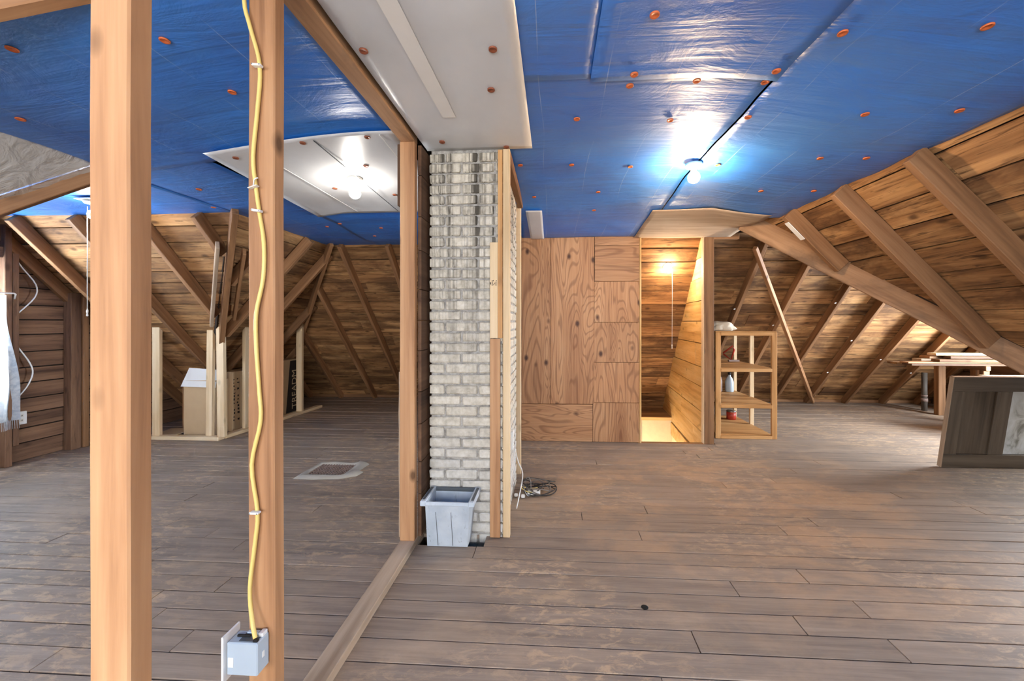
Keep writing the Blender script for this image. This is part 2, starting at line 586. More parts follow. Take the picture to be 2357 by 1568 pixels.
def boarding(parent, O, U, V, u0, u1, v0, v1, width, mat, clips=(), piece=2.4, gap=0.012, th=0.02, jitter=0.007, name='board', holes=()):
    """boards along U laid side by side down V; the inner face lies near the plane"""
    O, U, V = Vector(O), Vector(U).normalized(), Vector(V).normalized()
    N = U.cross(V)
    v = v0
    while v < v1 - 0.02:
        w = width * random.uniform(0.85, 1.15)
        ve = min(v + w, v1)
        u = u0
        first = True
        while u < u1 - 0.01:
            L = piece * random.uniform(0.6, 1.3) if not first else piece * random.uniform(0.3, 1.2)
            first = False
            ue = min(u + L, u1)
            if u1 - ue < 0.3:
                ue = u1
            poly = [(u + 0.001, v + gap / 2), (ue - 0.001, v + gap / 2), (ue - 0.001, ve - gap / 2), (u + 0.001, ve - gap / 2)]
            for a, b, c in clips:
                poly = clip(poly, a, b, c)
                if len(poly) < 3:
                    break
            if len(poly) >= 3:
                d = random.uniform(-jitter, jitter)
                prism(name, poly, O, U, V, N, -th + d, d, mat, parent)
            u = ue
        v = ve
    return parent

def slab(name, pts, mat, parent, thick, direction):
    """flat polygon with thickness along direction"""
    d = Vector(direction).normalized() * thick
    P = [Vector(p) for p in pts]
    n = len(P)
    vs_ = P + [p + d for p in P]
    fs = [tuple(range(n))[::-1], tuple(range(n, 2 * n))] + [(i, (i + 1) % n, n + (i + 1) % n, n + i) for i in range(n)]
    return pydata(name, vs_, fs, mat, parent)

# ================================================================== STRUCTURE
S106 = 1.06
NRM = math.sqrt(1 + S106 ** 2)
CV, SV = 1 / NRM, S106 / NRM          # horizontal / vertical share of one metre of slope

# ---- floor -------------------------------------------------------
floor = tag(empty('floor'), kind='structure')
ROW, Y0 = 0.117, 2.335
def floor_base(x0, x1, y0, y1):
    box('subfloor', x0, x1, y0, y1, -0.07, -0.024, M['deck'], floor, 'x', 0)
for r in [(-5.6, -0.82, -2.7, 7.1), (-0.82, -0.42, -2.7, 2.335), (-0.82, -0.42, 2.46, 7.1), (-0.42, 0.95, -2.7, 7.1), (0.95, 1.78, -2.7, 4.44), (1.78, 6.4, -2.7, 4.44), (2.02, 6.4, 4.44, 7.1)]:
    floor_base(*r)
slab('subfloor', [(1.79, 4.44, -0.024), (2.02, 4.44, -0.024), (2.02, 7.1, -0.024), (1.985, 7.1, -0.024)], M['deck'], floor, 0.046, (0, 0, -1))
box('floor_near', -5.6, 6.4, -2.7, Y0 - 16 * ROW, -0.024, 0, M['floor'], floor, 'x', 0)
slab('pit', [(-0.95, 2.25, -0.45), (-0.3, 2.25, -0.45), (-0.3, 2.6, -0.45), (-0.95, 2.6, -0.45)], M['pit'], floor, 0.03, (0, 0, -1))
for a, b in (((-0.95, 2.25), (-0.3, 2.25)), ((-0.3, 2.25), (-0.3, 2.6)), ((-0.3, 2.6), (-0.95, 2.6)), ((-0.95, 2.6), (-0.95, 2.25))):
    slab('pit', [(a[0], a[1], -0.45), (b[0], b[1], -0.45), (b[0], b[1], -0.07), (a[0], a[1], -0.07)], M['pit'], floor, 0.02, (b[1] - a[1], a[0] - b[0], 0))
rnd = random.Random(5)
forced = {-8: [0.41], -7: [], -6: [1.42], -5: [1.10], -4: [1.45], -3: [0.92], -2: [], -1: [-1.9], 0: [], 1: [0.55], 2: [], 3: [0.2]}
k = -16
while Y0 + k * ROW < 6.95:
    ya, yb = Y0 + k * ROW, Y0 + (k + 1) * ROW
    spans = [(-5.5, 6.35)]
    if k == 0:
        spans = [(-5.5, -0.82), (-0.42, 6.35)]
    if yb > 4.47:
        spans = [(-5.5, 0.94), (1.795 + 0.078 * (ya - 4.44), 6.35)]
    if ya > 3.0:
        spans = [(max(a, -5.35), b) for a, b in spans]
    for a, b in spans:
        cuts = [c for c in forced.get(k, []) if a + .2 < c < b - .2]
        x = a
        while x < b:
            x += rnd.uniform(2.4, 4.6)
            if x < b - 0.5 and all(abs(x - c) > 0.8 for c in cuts):
                cuts.append(x)
        cuts = [a] + sorted(cuts) + [b]
        for c0, c1 in zip(cuts[:-1], cuts[1:]):
            g0, g1 = rnd.uniform(0.001, 0.0034), rnd.uniform(0.001, 0.0034)
            dz = rnd.uniform(-0.0022, 0.0012)
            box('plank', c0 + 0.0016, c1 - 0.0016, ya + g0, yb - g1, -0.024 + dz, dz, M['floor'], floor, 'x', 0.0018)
    k += 1

lathe('knot_hole', [(0, 0.0018), (0.014, 0.0018), (0.017, 0.0008)], M['pit'], floor, Matrix.Translation((0.433, 1.878, 0)), 14)

# ---- rear roof slope (falls away from the camera) ---------------
def on(O, U, V, N, u, v, n=0.0):
    return Vector(O) + u * Vector(U) + v * Vector(V) + n * Vector(N)

def slope(name, O, U, V):
    O, U, V = Vector(O), Vector(U).normalized(), Vector(V).normalized()
    return tag(empty(name, O), kind='structure'), O, U, V, U.cross(V)

def rafters(par, O, U, V, N, items, w=0.048, t=0.105, mat='rafter'):
    for u, v0, v1 in items:
        beam('rafter', on(O, U, V, N, u, v0, t / 2 + 0.004), on(O, U, V, N, u, v1, t / 2 + 0.004), w, t, M[mat], par, N, 0.004, 0.003, 4)

roof_rear, O, U, V, N = slope('roof_rear', (0, 6.93, 0), (1, 0, 0), (0, -1, S106))
boarding(roof_rear, O, U, V, -5.3, 0.93, 0.0, 3.3, 0.19, M['board'])
boarding(roof_rear, O, U, V, 0.95, 6.35, -0.24, 3.3, 0.21, M['board'])
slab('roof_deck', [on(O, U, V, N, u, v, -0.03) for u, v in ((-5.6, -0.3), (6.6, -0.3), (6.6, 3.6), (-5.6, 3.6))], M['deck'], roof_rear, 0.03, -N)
rafters(roof_rear, O, U, V, N, [(-4.38, 0, 0.86), (-3.80, 0, 1.68), (-3.18, 0, 2.55), (-2.62, 0, 3.22), (-2.02, 0, 3.22), (-1.42, 0, 3.22),
                                 (2.46, 0, 3.22), (3.07, 0, 3.22), (3.70, 0, 3.22), (4.25, 0, 3.22), (4.86, 0, 3.22), (5.46, 0, 3.22), (6.02, 0, 3.22)])
beam('brace', (2.30, 4.60, 2.20), (4.33, 6.78, 0.02), 0.05, 0.045, M['post'], roof_rear, (0.2, -1, 0.2), 0.003)
box('wall_plate', -5.2, 0.9, 6.86, 6.93, 0.0, 0.05, M['rafter'], roof_rear, 'x')
box('wall_plate', 2.0, 6.3, 6.86, 6.93, 0.0, 0.05, M['rafter'], roof_rear, 'x')
for (x, v) in ((3.07, 1.9), (3.70, 2.3), (3.70, 1.2), (4.25, 1.6), (4.25, 0.9), (4.86, 1.2), (5.46, 1.25), (5.46, 0.9), (2.46, 2.2)):
    p = on(O, U, V, N, x - 0.04, v, 0.10)
    beam('insulator_tab', p, p + Vector((-0.022, 0, -0.01)), 0.012, 0.012, M['white_plastic'], roof_rear, (0, 0, 1), 0.002)

# ---- left main slope, near part behind poly film, far part bare --
roof_left, O, U, V, N = slope('roof_left', (-5, 0, 0), (0, 1, 0), (1, 0, S106))
boarding(roof_left, O, U, V, 3.1, 7.0, 0.0, 3.3, 0.19, M['board'], clips=[(-1, -CV, -5.47)])
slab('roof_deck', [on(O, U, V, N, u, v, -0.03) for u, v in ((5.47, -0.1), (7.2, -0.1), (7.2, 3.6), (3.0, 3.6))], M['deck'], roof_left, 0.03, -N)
rafters(roof_left, O, U, V, N, [(3.78, 2.46, 3.2), (4.30, 1.72, 3.2), (4.82, 0.96, 3.1), (5.42, 0.10, 2.25), (6.02, 0, 1.35)])
beam('hip_rafter', (-2.72, 4.65, 2.34), (-4.95, 6.88, -0.02), 0.045, 0.13, M['rafter'], roof_left, (0, 0, 1), 0.004, 0.003, 4)
slab('roof_deck', [on(O, U, V, N, u, v, -0.05) for u, v in ((-2.8, -0.1), (0.07, -0.1), (2.52, 3.6), (-2.8, 3.6))], M['board'], roof_left, 0.03, -N)
rafters(roof_left, O, U, V, N, [(-2.2, 0, 3.2), (-1.4, 0, 3.2), (-0.6, 0, 3.2), (0.2, 0.2, 3.2), (0.85, 1.05, 3.2), (1.45, 1.9, 3.2)])

# ---- left wing, far slope and near slope -------------------------
roof_wing_left, O, U, V, N = slope('roof_wing_left', (0, 5.47, 0), (1, 0, 0), (0, -1, S106))
boarding(roof_wing_left, O, U, V, -5.3, -2.6, 0.0, 3.3, 0.15, M['board'], clips=[(1, -CV, -5.0)])
slab('roof_deck', [on(O, U, V, N, u, v, -0.03) for u, v in ((-5.4, -0.1), (-5.0, -0.1), (-2.55, 3.57), (-5.4, 3.57))], M['deck'], roof_wing_left, 0.03, -N)
rafters(roof_wing_left, O, U, V, N, [(-3.10, 2.80, 3.2), (-3.65, 2.02, 3.2), (-4.26, 1.13, 3.2), (-4.84, 0.3, 3.2), (-5.13, 0.1, 3.2)])
beam('valley_rafter', (-2.72, 3.20, 2.33), (-4.93, 5.41, -0.02), 0.05, 0.15, M['rafter'], roof_wing_left, (0, 0, 1), 0.004, 0.003, 4)
beam('sister_board', (-3.02, 3.36, 2.05), (-3.70, 4.04, 1.33), 0.03, 0.09, M['plate'], roof_wing_left, (0, 0, 1))
beam('sister_board', (-2.95, 3.58, 2.03), (-3.58, 4.20, 1.40), 0.03, 0.08, M['rafter'], roof_wing_left, (0, 0, 1))
slab('roof_deck', [(-5.3, 0.04, 0), (-5.0, 0.04, 0), (-2.55, 2.49, 2.6), (-5.3, 2.49, 2.6)], M['deck'], roof_wing_left, 0.04, (0, -S106, 1))
beam('valley_rafter', (-2.68, 2.40, 2.41), (-3.70, 1.38, 1.33), 0.06, 0.085, M['rafter'], roof_wing_left, (0, 0, 1), 0.004, 0.002, 3)
beam('collar_beam', (-2.5, 1.00, 2.115), (-1.45, 1.23, 2.512), 0.05, 0.10, M['post'], roof_left, (0, 0, 1), 0.004)

# ---- right slope with its valley and the right wing ----------------
roof_right, O, U, V, N = slope('roof_right', (4.25, 0, 0), (0, -1, 0), (-1, 0, S106))
boarding(roof_right, O, U, V, -4.2, -0.5, 0.6, 3.3, 0.2, M['board'], clips=[(-1, -CV, 1.7)], piece=1.9)
slab('roof_deck', [on(O, U, V, N, u, v, -0.03) for u, v in ((-1.7, -0.1), (2.8, -0.1), (2.8, 3.6), (-4.2, 3.6))], M['deck'], roof_right, 0.03, -N)
rafters(roof_right, O, U, V, N, [(-3.46, 2.56, 3.2), (-2.88, 1.72, 3.2), (-2.30, 0.88, 3.2), (-1.72, 0.05, 3.2), (-1.12, 0, 3.2), (-0.5, 0, 3.2), (0.2, 0, 3.2), (1.0, 0, 3.2), (1.8, 0, 3.2)], 0.05, 0.12)
beam('valley_beam', (1.93, 4.06, 2.37), (4.10, 1.89, 0.18), 0.06, 0.19, M['beam'], roof_right, (0, 0, 1), 0.006, 0.006, 5)
beam('white_scrap', (1.993, 3.46, 2.20), (2.128, 3.46, 2.055), 0.055, 0.005, M['white_plastic'], roof_right, N, 0.001)
roof_wing_right = tag(empty('roof_wing_right', (6.3, 1.7, 0)), kind='structure')
slab('roof_deck', [(4.25, 1.7, 0), (6.4, 1.7, 0), (6.4, 4.2, 2.65), (1.75, 4.2, 2.65)], M['deck'], roof_wing_right, 0.04, (0, -S106, 1))

# ---- end walls ------------------------------------------------------
wall_left = tag(empty('wall_left', (-5.2, 3, 0)), kind='structure')
boarding(wall_left, (-5.16, 0, 0), (0, 1, 0), (0, 0, 1), 3.36, 5.6, 0.0, 2.7, 0.155, M['darkboard'], clips=[(S106, 1, S106 * 5.47 + 0.03)], piece=3.0)
for y0, y1, z0, z1 in ((3.3, 5.6, -0.1, 2.8), (0.0, 1.78, -0.1, 2.8), (1.78, 3.3, -0.1, 0.68), (1.78, 3.3, 1.95, 2.8)):
    box('sheathing', -5.22, -5.19, y0, y1, z0, z1, M['deck'], wall_left, 'y', 0)
box('stud', -5.16, -5.06, 3.335, 3.385, 0, 2.42, M['darkboard'], wall_left, 'z', 0.004)
box('stud', -5.16, -5.07, 3.395, 3.44, 0.18, 2.0, M['darkboard'], wall_left, 'z', 0.004)
box('stud', -5.16, -5.07, 3.84, 3.93, 0, 1.66, M['darkboard'], wall_left, 'z', 0.004)
box('stud', -5.14, -5.05, 3.935, 3.985, 0, 1.62, M['rafter'], wall_left, 'z', 0.004)
box('window_header', -5.16, -5.08, 1.7, 3.38, 1.95, 2.05, M['darkboard'], wall_left, 'y', 0.004)
window_1 = tag(empty('window_1', (-5.2, 2.55, 0.68)), kind='structure')
for z0, z1 in ((0.68, 0.73), (1.28, 1.32), (1.90, 1.95)):
    box('sash_rail', -5.22, -5.17, 1.78, 3.3, z0, z1, M['white_paint'], window_1, 'y')
for y0, y1 in ((1.78, 1.83), (3.25, 3.3)):
    box('sash_stile', -5.22, -5.17, y0, y1, 0.73, 1.90, M['white_paint'], window_1, 'z')

wall_right = tag(empty('wall_right', (6.3, 4, 0)), kind='structure')
boarding(wall_right, (6.26, 0, 0), (0, -1, 0), (0, 0, 1), -6.95, -5.0, 0.0, 2.7, 0.2, M['darkboard'], piece=2.5)
for y0, y1, z0, z1 in ((4.97, 7.1, -0.1, 2.8), (1.4, 3.5, -0.1, 2.8), (3.5, 4.97, -0.1, 0.62), (3.5, 4.97, 1.9, 2.8)):
    box('sheathing', 6.28, 6.32, y0, y1, z0, z1, M['deck'], wall_right, 'y', 0)
window_2 = tag(empty('window_2', (6.3, 4.25, 0.62)), kind='structure')
for z0, z1 in ((0.62, 0.67), (1.24, 1.28), (1.85, 1.90)):
    box('sash_rail', 6.28, 6.32, 3.5, 4.97, z0, z1, M['white_paint'], window_2, 'y')
for y0, y1 in ((3.5, 3.55), (4.92, 4.97)):
    box('sash_stile', 6.28, 6.32, y0, y1, 0.67, 1.85, M['white_paint'], window_2, 'z')

wall_front = tag(empty('wall_front', (0, -2.65, 0)), kind='structure')
for x0, x1, z0, z1 in ((-5.6, -3.05, -0.1, 2.8), (2.45, 6.4, -0.1, 2.8), (-3.05, 2.45, -0.1, 0.38), (-3.05, 2.45, 2.32, 2.8)):
    box('sheathing', x0, x1, -2.70, -2.64, z0, z1, M['darkboard'], wall_front, 'x', 0)
fill_window = tag(empty('fill_window', (-0.3, -2.66, 0.38)), kind='structure')  # added, unseen window framing the front fill light
for x in (-3.03, -1.25, 0.6, 2.43):
    box('sash_stile', x - 0.03, x + 0.03, -2.69, -2.64, 0.38, 2.32, M['white_paint'], fill_window, 'z')
for z in (0.40, 1.35, 2.30):
    box('sash_rail', -3.05, 2.45, -2.69, -2.64, z - 0.02, z + 0.02, M['white_paint'], fill_window, 'x')

# ---- ceiling: sheets pinned up with plate fasteners ----------------
def sm(t):
    t = max(0.0, min(1.0, t))
    return t * t * (3 - 2 * t)
def zc(x, y):
    return 2.47 - 0.16 * sm(max((-1.0 - x) / 1.8, (x - 0.6) / 1.5, (y - 2.5) / 2.0))
def ripple(x, y, amp):
    return amp * (noise.noise(Vector((x * 0.9, y * 2.6, 3.1))) + 0.5 * noise.noise(Vector((x * 1.7, y * 5.0, 9.2))))

ceiling = tag(empty('ceiling', (0, 2, 2.5)), kind='structure')
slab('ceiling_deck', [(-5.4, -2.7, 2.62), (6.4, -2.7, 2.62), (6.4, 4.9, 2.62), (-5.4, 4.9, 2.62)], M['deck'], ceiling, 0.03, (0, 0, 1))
def sheet(name, x0, x1, y0, y1, mat, dz=0.0, amp=0.012, nx=0, ny=0, label=None, edge=None, thick=0.0015):
    nx = nx or max(6, int((x1 - x0) / 0.05)); ny = ny or max(6, int((y1 - y0) / 0.04))
    vs_, fs = [], []
    for j in range(ny + 1):
        for i in range(nx + 1):
            u, v = i / nx, j / ny
            x, y = x0 + (x1 - x0) * u, y0 + (y1 - y0) * v
            if edge:
                x, y = edge(x, y, u, v)
            vs_.append(Vector((x, y, zc(x, y) + dz + ripple(x, y, amp))))
    for j in range(ny):
        for i in range(nx):
            a = j * (nx + 1) + i
            fs.append((a, a + nx + 1, a + nx + 2, a + 1))
    o = pydata(name, vs_, fs, mat, ceiling, None, True)
    mod = o.modifiers.new('thickness', 'SOLIDIFY')
    mod.thickness = thick
    mod.offset = 1
    if label:
        o['label'] = label
    return o
def wob(ax, amp):
    def f(x, y, u, v):
        if ax == 'far':
            return x, y + amp * noise.noise(Vector((x * 2.0, 4.4, 0))) * v
        return x + amp * noise.noise(Vector((y * 2.0, 1.4, 0))) * u, y
    return f
SH = {}
SH['a'] = sheet('blue_sheet', -0.35, 0.18, -2.6, 1.79, M['blue'], -0.010, 0.010, label='blue plastic sheet strip beside the white panel')
SH['b'] = sheet('blue_sheet', 0.17, 1.0, -2.6, 1.81, M['blue'], -0.013, 0.010, label='blue plastic sheet in front of the cross seam')
SH['c'] = sheet('blue_sheet', -0.35, 0.985, 1.76, 4.44, M['blue'], 0.0, 0.014, label='blue plastic sheet over the plywood wall side')
SH['d'] = sheet('blue_sheet', 0.995, 2.10, -2.6, 3.66, M['blue'], -0.002, 0.014, label='blue plastic sheet along the bare rafters', edge=wob('far', 0.1))
SH['e'] = sheet('blue_sheet', -2.84, -0.93, -2.6, 2.34, M['blue'], 0.0, 0.016, label='blue plastic sheet left of the ceiling beam')
SH['f'] = sheet('blue_sheet', -2.86, -2.15, 2.30, 4.80, M['blue'], 0.006, 0.010, label='blue plastic sheet left of the white panel with the bulb')
SH['g'] = sheet('blue_sheet', -2.2, -0.5, 3.45, 4.86, M['blue'], 0.004, 0.012, label='blue plastic sheet behind the white panel with the bulb')
SH['h'] = sheet('blue_sheet', -5.14, -2.80, 2.20, 3.34, M['blue'], 0.002, 0.012, label='blue plastic sheet over the window alcove')
SH['w'] = sheet('white_panel', -0.80, -0.13, -2.6, 2.455, M['white'], -0.026, 0.003, label='white foam panel leading to the chimney')
SH['v'] = sheet('white_panel', -2.07, -0.92, 2.20, 3.54, M['white'], -0.018, 0.004, label='white foam panel around the ceiling bulb',
                edge=lambda x, y, u, v: (x - 0.12 * v * (1 - u), y))
SH['s'] = sheet('white_panel', -0.25, -0.10, 3.55, 4.42, M['white'], -0.02, 0.002, label='small white foam scrap above the plywood')
SH['t'] = sheet('tan_sheet', 0.90, 1.95, 3.60, 4.44, M['plate'], -0.012, 0.02, label='tan sheet sagging above the stair door')
slab('tape_strip', [(-0.60, 1.0, 2.440), (-0.53, 1.0, 2.440), (-0.515, 2.05, 2.440), (-0.585, 2.05, 2.440)], M['white_paint'], SH['w'], 0.002, (0, 0, -1))
for x in (-1.42, -1.02, -1.80):
    slab('panel_groove', [(x, 2.24, zc(x, 2.24) - 0.0195), (x + 0.006, 2.24, zc(x, 2.24) - 0.0195), (x + 0.006, 3.5, zc(x, 3.5) - 0.0195), (x, 3.5, zc(x, 3.5) - 0.0195)], M['metal_dark'] if x == -1.42 else M['white_paint'], SH['v'], 0.003, (0, 0, -1))

cap_prof = [(0, 0.0), (0.008, 0.0), (0.010, -0.003), (0.016, -0.002), (0.020, -0.005), (0.022, -0.003), (0.022, 0.003), (0, 0.003)]
cap_me = {}
def cap(x, y, par, mat='orange_cap', dz=0.0, s=0.8):
    if mat not in cap_me:
        o = lathe('fastener_cap', [(r, z) for r, z in cap_prof], M[mat], None, None, 14)
        cap_me[mat] = o.data
        bpy.data.objects.remove(o)
    m = Matrix.Translation((x, y, zc(x, y) + dz)) @ Matrix.Scale(s, 4)
    link('fastener_cap', cap_me[mat], None, par, m)
def which(x, y):
    if x > 0.99: return 'd', -0.006
    if y > 1.78: return 'c', -0.006
    return ('b', -0.018) if x > 0.17 else ('a', -0.016)
for x, y in [(0.36, 1.41), (1.07, 1.51), (1.48, 1.42), (0.36, 1.76), (0.36, 1.86), (0.66, 1.84), (0.96, 1.74), (0.96, 1.83), (0.13, 2.15), (0.64, 2.18), (1.02, 2.11),
             (1.5, 1.97), (1.85, 1.89), (0.13, 2.76), (0.55, 2.82), (1.12, 2.73), (-0.23, 2.74), (1.62, 2.47), (1.85, 2.42), (-0.16, 3.3), (0.37, 3.24), (0.37, 3.57), (1.57, 3.05), (1.91, 2.98)]:
    kx, dz = which(x, y)
    cap(x, y, SH[kx], 'orange_cap', dz + ripple(x, y, 0.014) - 0.002)
for x, y in [(-1.5, 1.43), (-2.02, 1.35), (-2.53, 1.72), (-1.51, 1.76)]:
    cap(x, y, SH['e'], 'orange_cap', ripple(x, y, 0.016) - 0.004)
for x, y in [(-2.57, 2.7), (-2.84, 3.12), (-2.34, 3.93)]:
    cap(x, y, SH['f'], 'orange_cap', ripple(x, y, 0.01) + 0.002)
for x, y in [(-2.16, 3.85), (-1.79, 3.98), (-1.99, 4.26)]:
    cap(x, y, SH['g'], 'orange_cap', ripple(x, y, 0.012))
for x, y in [(-0.76, 1.53), (-0.24, 1.55), (-0.29, 1.82), (-0.67, 2.33), (-0.29, 2.42)]:
    cap(x, y, SH['w'], 'copper_cap', -0.030)
for x, y in [(-1.3, 2.65), (-1.7, 2.96), (-1.31, 3.17), (-1.66, 2.26), (-1.49, 2.25), (-1.1, 2.26), (-1.95, 2.30)]:
    cap(x, y, SH['v'], 'copper_cap', -0.022)
# clear film stapled over the near left slope
def film():
    vs_, fs = [], []
    n = 40
    for j in range(n + 1):
        for i in range(n + 1):
            u, v = i / n, j / n
            y = 0.6 + 1.9 * v
            x = -2.70 - 1.0 * u
            yy = min(y, 5.05 + x)
            z = S106 * (x + 5) - 0.05 + 0.028 * noise.noise(Vector((x * 6, yy * 6, 1.0))) + 0.012 * abs(noise.noise(Vector((x * 13, yy * 13, 4.0))))
            vs_.append((x, yy, z))
    for j in range(n):
        for i in range(n):
            a = j * (n + 1) + i
            fs.append((a, a + 1, a + n + 2, a + n + 1))
    return pydata('plastic_film', vs_, fs, M['poly'], roof_left, None, True)
f_ = film()
f_['label'] = 'crinkled clear plastic film over the sloped insulation'
slab('insulation', [on((-5, 0, 0), (0, 1, 0), Vector((CV, 0, SV)), Vector((SV, 0, -CV)), u, v, 0.02) for u, v in ((-2.6, 1.0), (0.72, 1.0), (2.26, 3.25), (-2.6, 3.25))], M['card_white'], roof_left, 0.02, (-SV, 0, CV))

# ---- plywood wall with the stair doorway ---------------------------
wall_rear = tag(empty('wall_rear', (0.3, 4.46, 0)), kind='structure')
YP = 4.44
def ply(x0, x1, z0, z1, axis):
    d = random.uniform(-0.004, 0.004)
    return box('plywood_panel', x0, x1, YP + d, YP + 0.02 + d, z0, z1, M['ply'], wall_rear, axis, 0.002)
ply(-0.36, -0.03, 0.425, 2.42, 'z')
ply(-0.027, 0.465, 0.425, 2.42, 'z')
ply(-0.36, 0.445, 0.003, 0.421, 'x')
ply(0.469, 0.965, 2.215, 2.42, 'x')
ply(0.469, 0.965, 1.81, 2.212, 'x')
ply(0.466, 0.965, 1.352, 1.807, 'z')
ply(0.462, 0.965, 0.90, 1.349, 'z')
ply(0.456, 0.965, 0.447, 0.897, 'z')
ply(0.449, 0.965, 0.003, 0.444, 'z')
box('backing', -0.4, 0.95, YP + 0.025, YP + 0.06, -0.02, 2.5, M['deck'], wall_rear, 'x', 0)
door_1 = tag(empty('door_1', (1.3, YP, 0)), kind='structure')
box('jamb', 0.966, 0.985, YP - 0.012, YP + 0.09, 0, 2.30, M['stairboard'], door_1, 'z')
box('door_post', 1.672, 1.775, YP - 0.015, YP + 0.05, 0, 2.34, M['rafter'], door_1, 'z')
box('header', 0.966, 1.78, YP - 0.012, YP + 0.09, 2.31, 2.36, M['rafter'], door_1, 'x')
box('jamb', 1.664, 1.672, YP - 0.010, YP + 0.06, 0, 2.31, M['pine'], door_1, 'z')
box('threshold', 0.95, 1.78, YP - 0.01, YP + 0.04, -0.02, 0.004, M['rafter'], door_1, 'x')
box('top_plate', 1.775, 2.05, YP - 0.01, YP + 0.05, 2.27, 2.33, M['rafter'], door_1, 'x')
# stairwell lining
wall_stairwell = tag(empty('wall_stairwell', (1.8, 5.5, 0)), kind='structure')
Ud = Vector((-0.205, -2.44, 0)).normalized()
boarding(wall_stairwell, (1.93, 6.95, 0), Ud, (0, 0, 1), -0.2, 2.45, -0.235, 2.45, 0.27, M['stairboard'], piece=1.3, gap=0.008)
slab('wall_backing', [(1.97, 7.15, -0.2), (1.755, 4.5, -0.2), (1.755, 4.5, 2.5), (1.97, 7.15, 2.5)], M['deck'], wall_stairwell, 0.03, (1, 0, 0))
boarding(wall_stairwell, (0.93, 4.5, 0), (0, 1, 0), (0, 0, 1), 0.0, 2.6, -0.17, 2.45, 0.27, M['stairboard'], piece=1.6)
slab('wall_backing', [(0.90, 4.5, -0.2), (0.90, 7.15, -0.2), (0.90, 7.15, 2.5), (0.90, 4.5, 2.5)], M['deck'], wall_stairwell, 0.03, (-1, 0, 0))
box('ledge_board', 0.94, 1.98, 6.36, 7.12, -0.20, -0.17, M['rafter'], wall_stairwell, 'x')
box('ledge_nosing', 0.94, 1.93, 6.335, 6.36, -0.215, -0.165, M['stairboard'], wall_stairwell, 'x')
box('lower_wall', 0.90, 1.42, 6.37, 6.40, -2.4, -0.2, M['cream'], wall_stairwell, 'x', 0)
box('lower_wall', 1.424, 1.98, 6.36, 6.39, -2.4, -0.2, M['cream'], wall_stairwell, 'x', 0)
slab('lower_wall', [(1.90, 6.5, -2.4), (1.72, 4.4, -2.4), (1.72, 4.4, -0.25), (1.90, 6.5, -0.25)], M['cream'], wall_stairwell, 0.03, (1, 0, 0))
slab('skirt_board', [(1.875, 6.36, -0.44), (1.70, 4.45, -0.40), (1.70, 4.45, -0.245), (1.875, 6.36, -0.245)], M['stairboard'], wall_stairwell, 0.02, (1, 0, 0))
slab('lower_wall', [(0.92, 4.4, -2.4), (0.92, 6.5, -2.4), (0.92, 6.5, -0.17), (0.92, 4.4, -0.17)], M['cream'], wall_stairwell, 0.03, (-1, 0, 0))
box('lower_wall', 0.90, 1.80, 4.42, 4.45, -2.4, -0.07, M['cream'], wall_stairwell, 'x', 0)
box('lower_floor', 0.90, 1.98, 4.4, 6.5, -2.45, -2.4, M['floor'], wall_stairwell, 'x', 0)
for i in range(9):
    box('stair_tread', 0.93, 1.72, 4.46 + 0.2 * i, 4.69 + 0.2 * i, -0.27 - 0.22 * i, -0.24 - 0.22 * i, M['stairboard'], wall_stairwell, 'x')

# ================================================================== THINGS
# ---- stud partition ---------------------------------------------------
part = tag(empty('partition_frame', (-0.87, 1.2, 0)), 'open wooden stud partition with three tall posts on a floor plate', 'stud wall')
def post(y, x0, x1, d, lab):
    o = box('post', x0, x1, y, y + d, 0.042, 2.432, M['post'], part, 'z', 0.004, 0.0015, 7)
    o['label'] = lab
post(0.718, -0.912, -0.828, 0.047, 'widest knotty post nearest the viewer')
post(1.120, -0.911, -0.829, 0.045, 'post carrying the yellow cable and grey box')
post(2.290, -0.916, -0.826, 0.045, 'post beside the brick chimney')
box('bottom_plate', -0.915, -0.825, -0.6, 2.95, 0.0, 0.042, M['plate'], part, 'y', 0.004, 0.001, 8)
box('top_beam', -0.916, -0.826, -2.6, 2.345, 2.432, 2.492, M['beam'], part, 'y', 0.005, 0.0015, 12)
z = 0.045
while z < 2.38:
    h = min(random.uniform(0.18, 0.26), 2.43 - z)
    box('panel_board', -0.822, -0.800, 2.338, 3.3, z + 0.002, z + h - 0.002, M['panelboard'], part, 'y', 0.002)
    z += h
box('edge_strip', -0.932, -0.918, 2.315, 2.330, 0.05, 1.05, M['plate'], part, 'z', 0.002, 0.002, 8)
box('edge_strip', -0.934, -0.918, 2.30, 2.335, 2.05, 2.42, M['panelboard'], part, 'z', 0.002)

# ---- brick chimney -------------------------------------------------
chim = tag(empty('brick_chimney', (-0.55, 2.9, 0)), 'cream brick chimney streaked with soot behind the grey tote', 'chimney')
box('mortar_core', -0.777, -0.323, 2.460, 3.36, -0.42, 2.50, M['mortar'], chim, 'z', 0.004)
_bm = {}
def brick_mesh(w, d, h, kx):
    key = (round(w, 3), round(d, 3), kx)
    if key not in _bm:
        bm = bmesh.new()
        bmesh.ops.create_cube(bm, size=1.0)
        for v in bm.verts:
            v.co = Vector((v.co.x * w, v.co.y * d, v.co.z * h))
        bmesh.ops.bevel(bm, geom=list(bm.edges), offset=0.006, segments=1, affect='EDGES')
        for v in bm.verts:
            v.co += Vector([random.uniform(-0.0022, 0.0022) for _ in range(3)])
        me = bpy.data.meshes.new('brick')
        bmesh.ops.recalc_face_normals(bm, faces=bm.faces)
        bm.to_mesh(me); bm.free()
        me.materials.append(M['brick'])
        _bm[key] = me
    return _bm[key]
COURSE, JT = 0.067, 0.013
rb = random.Random(9)
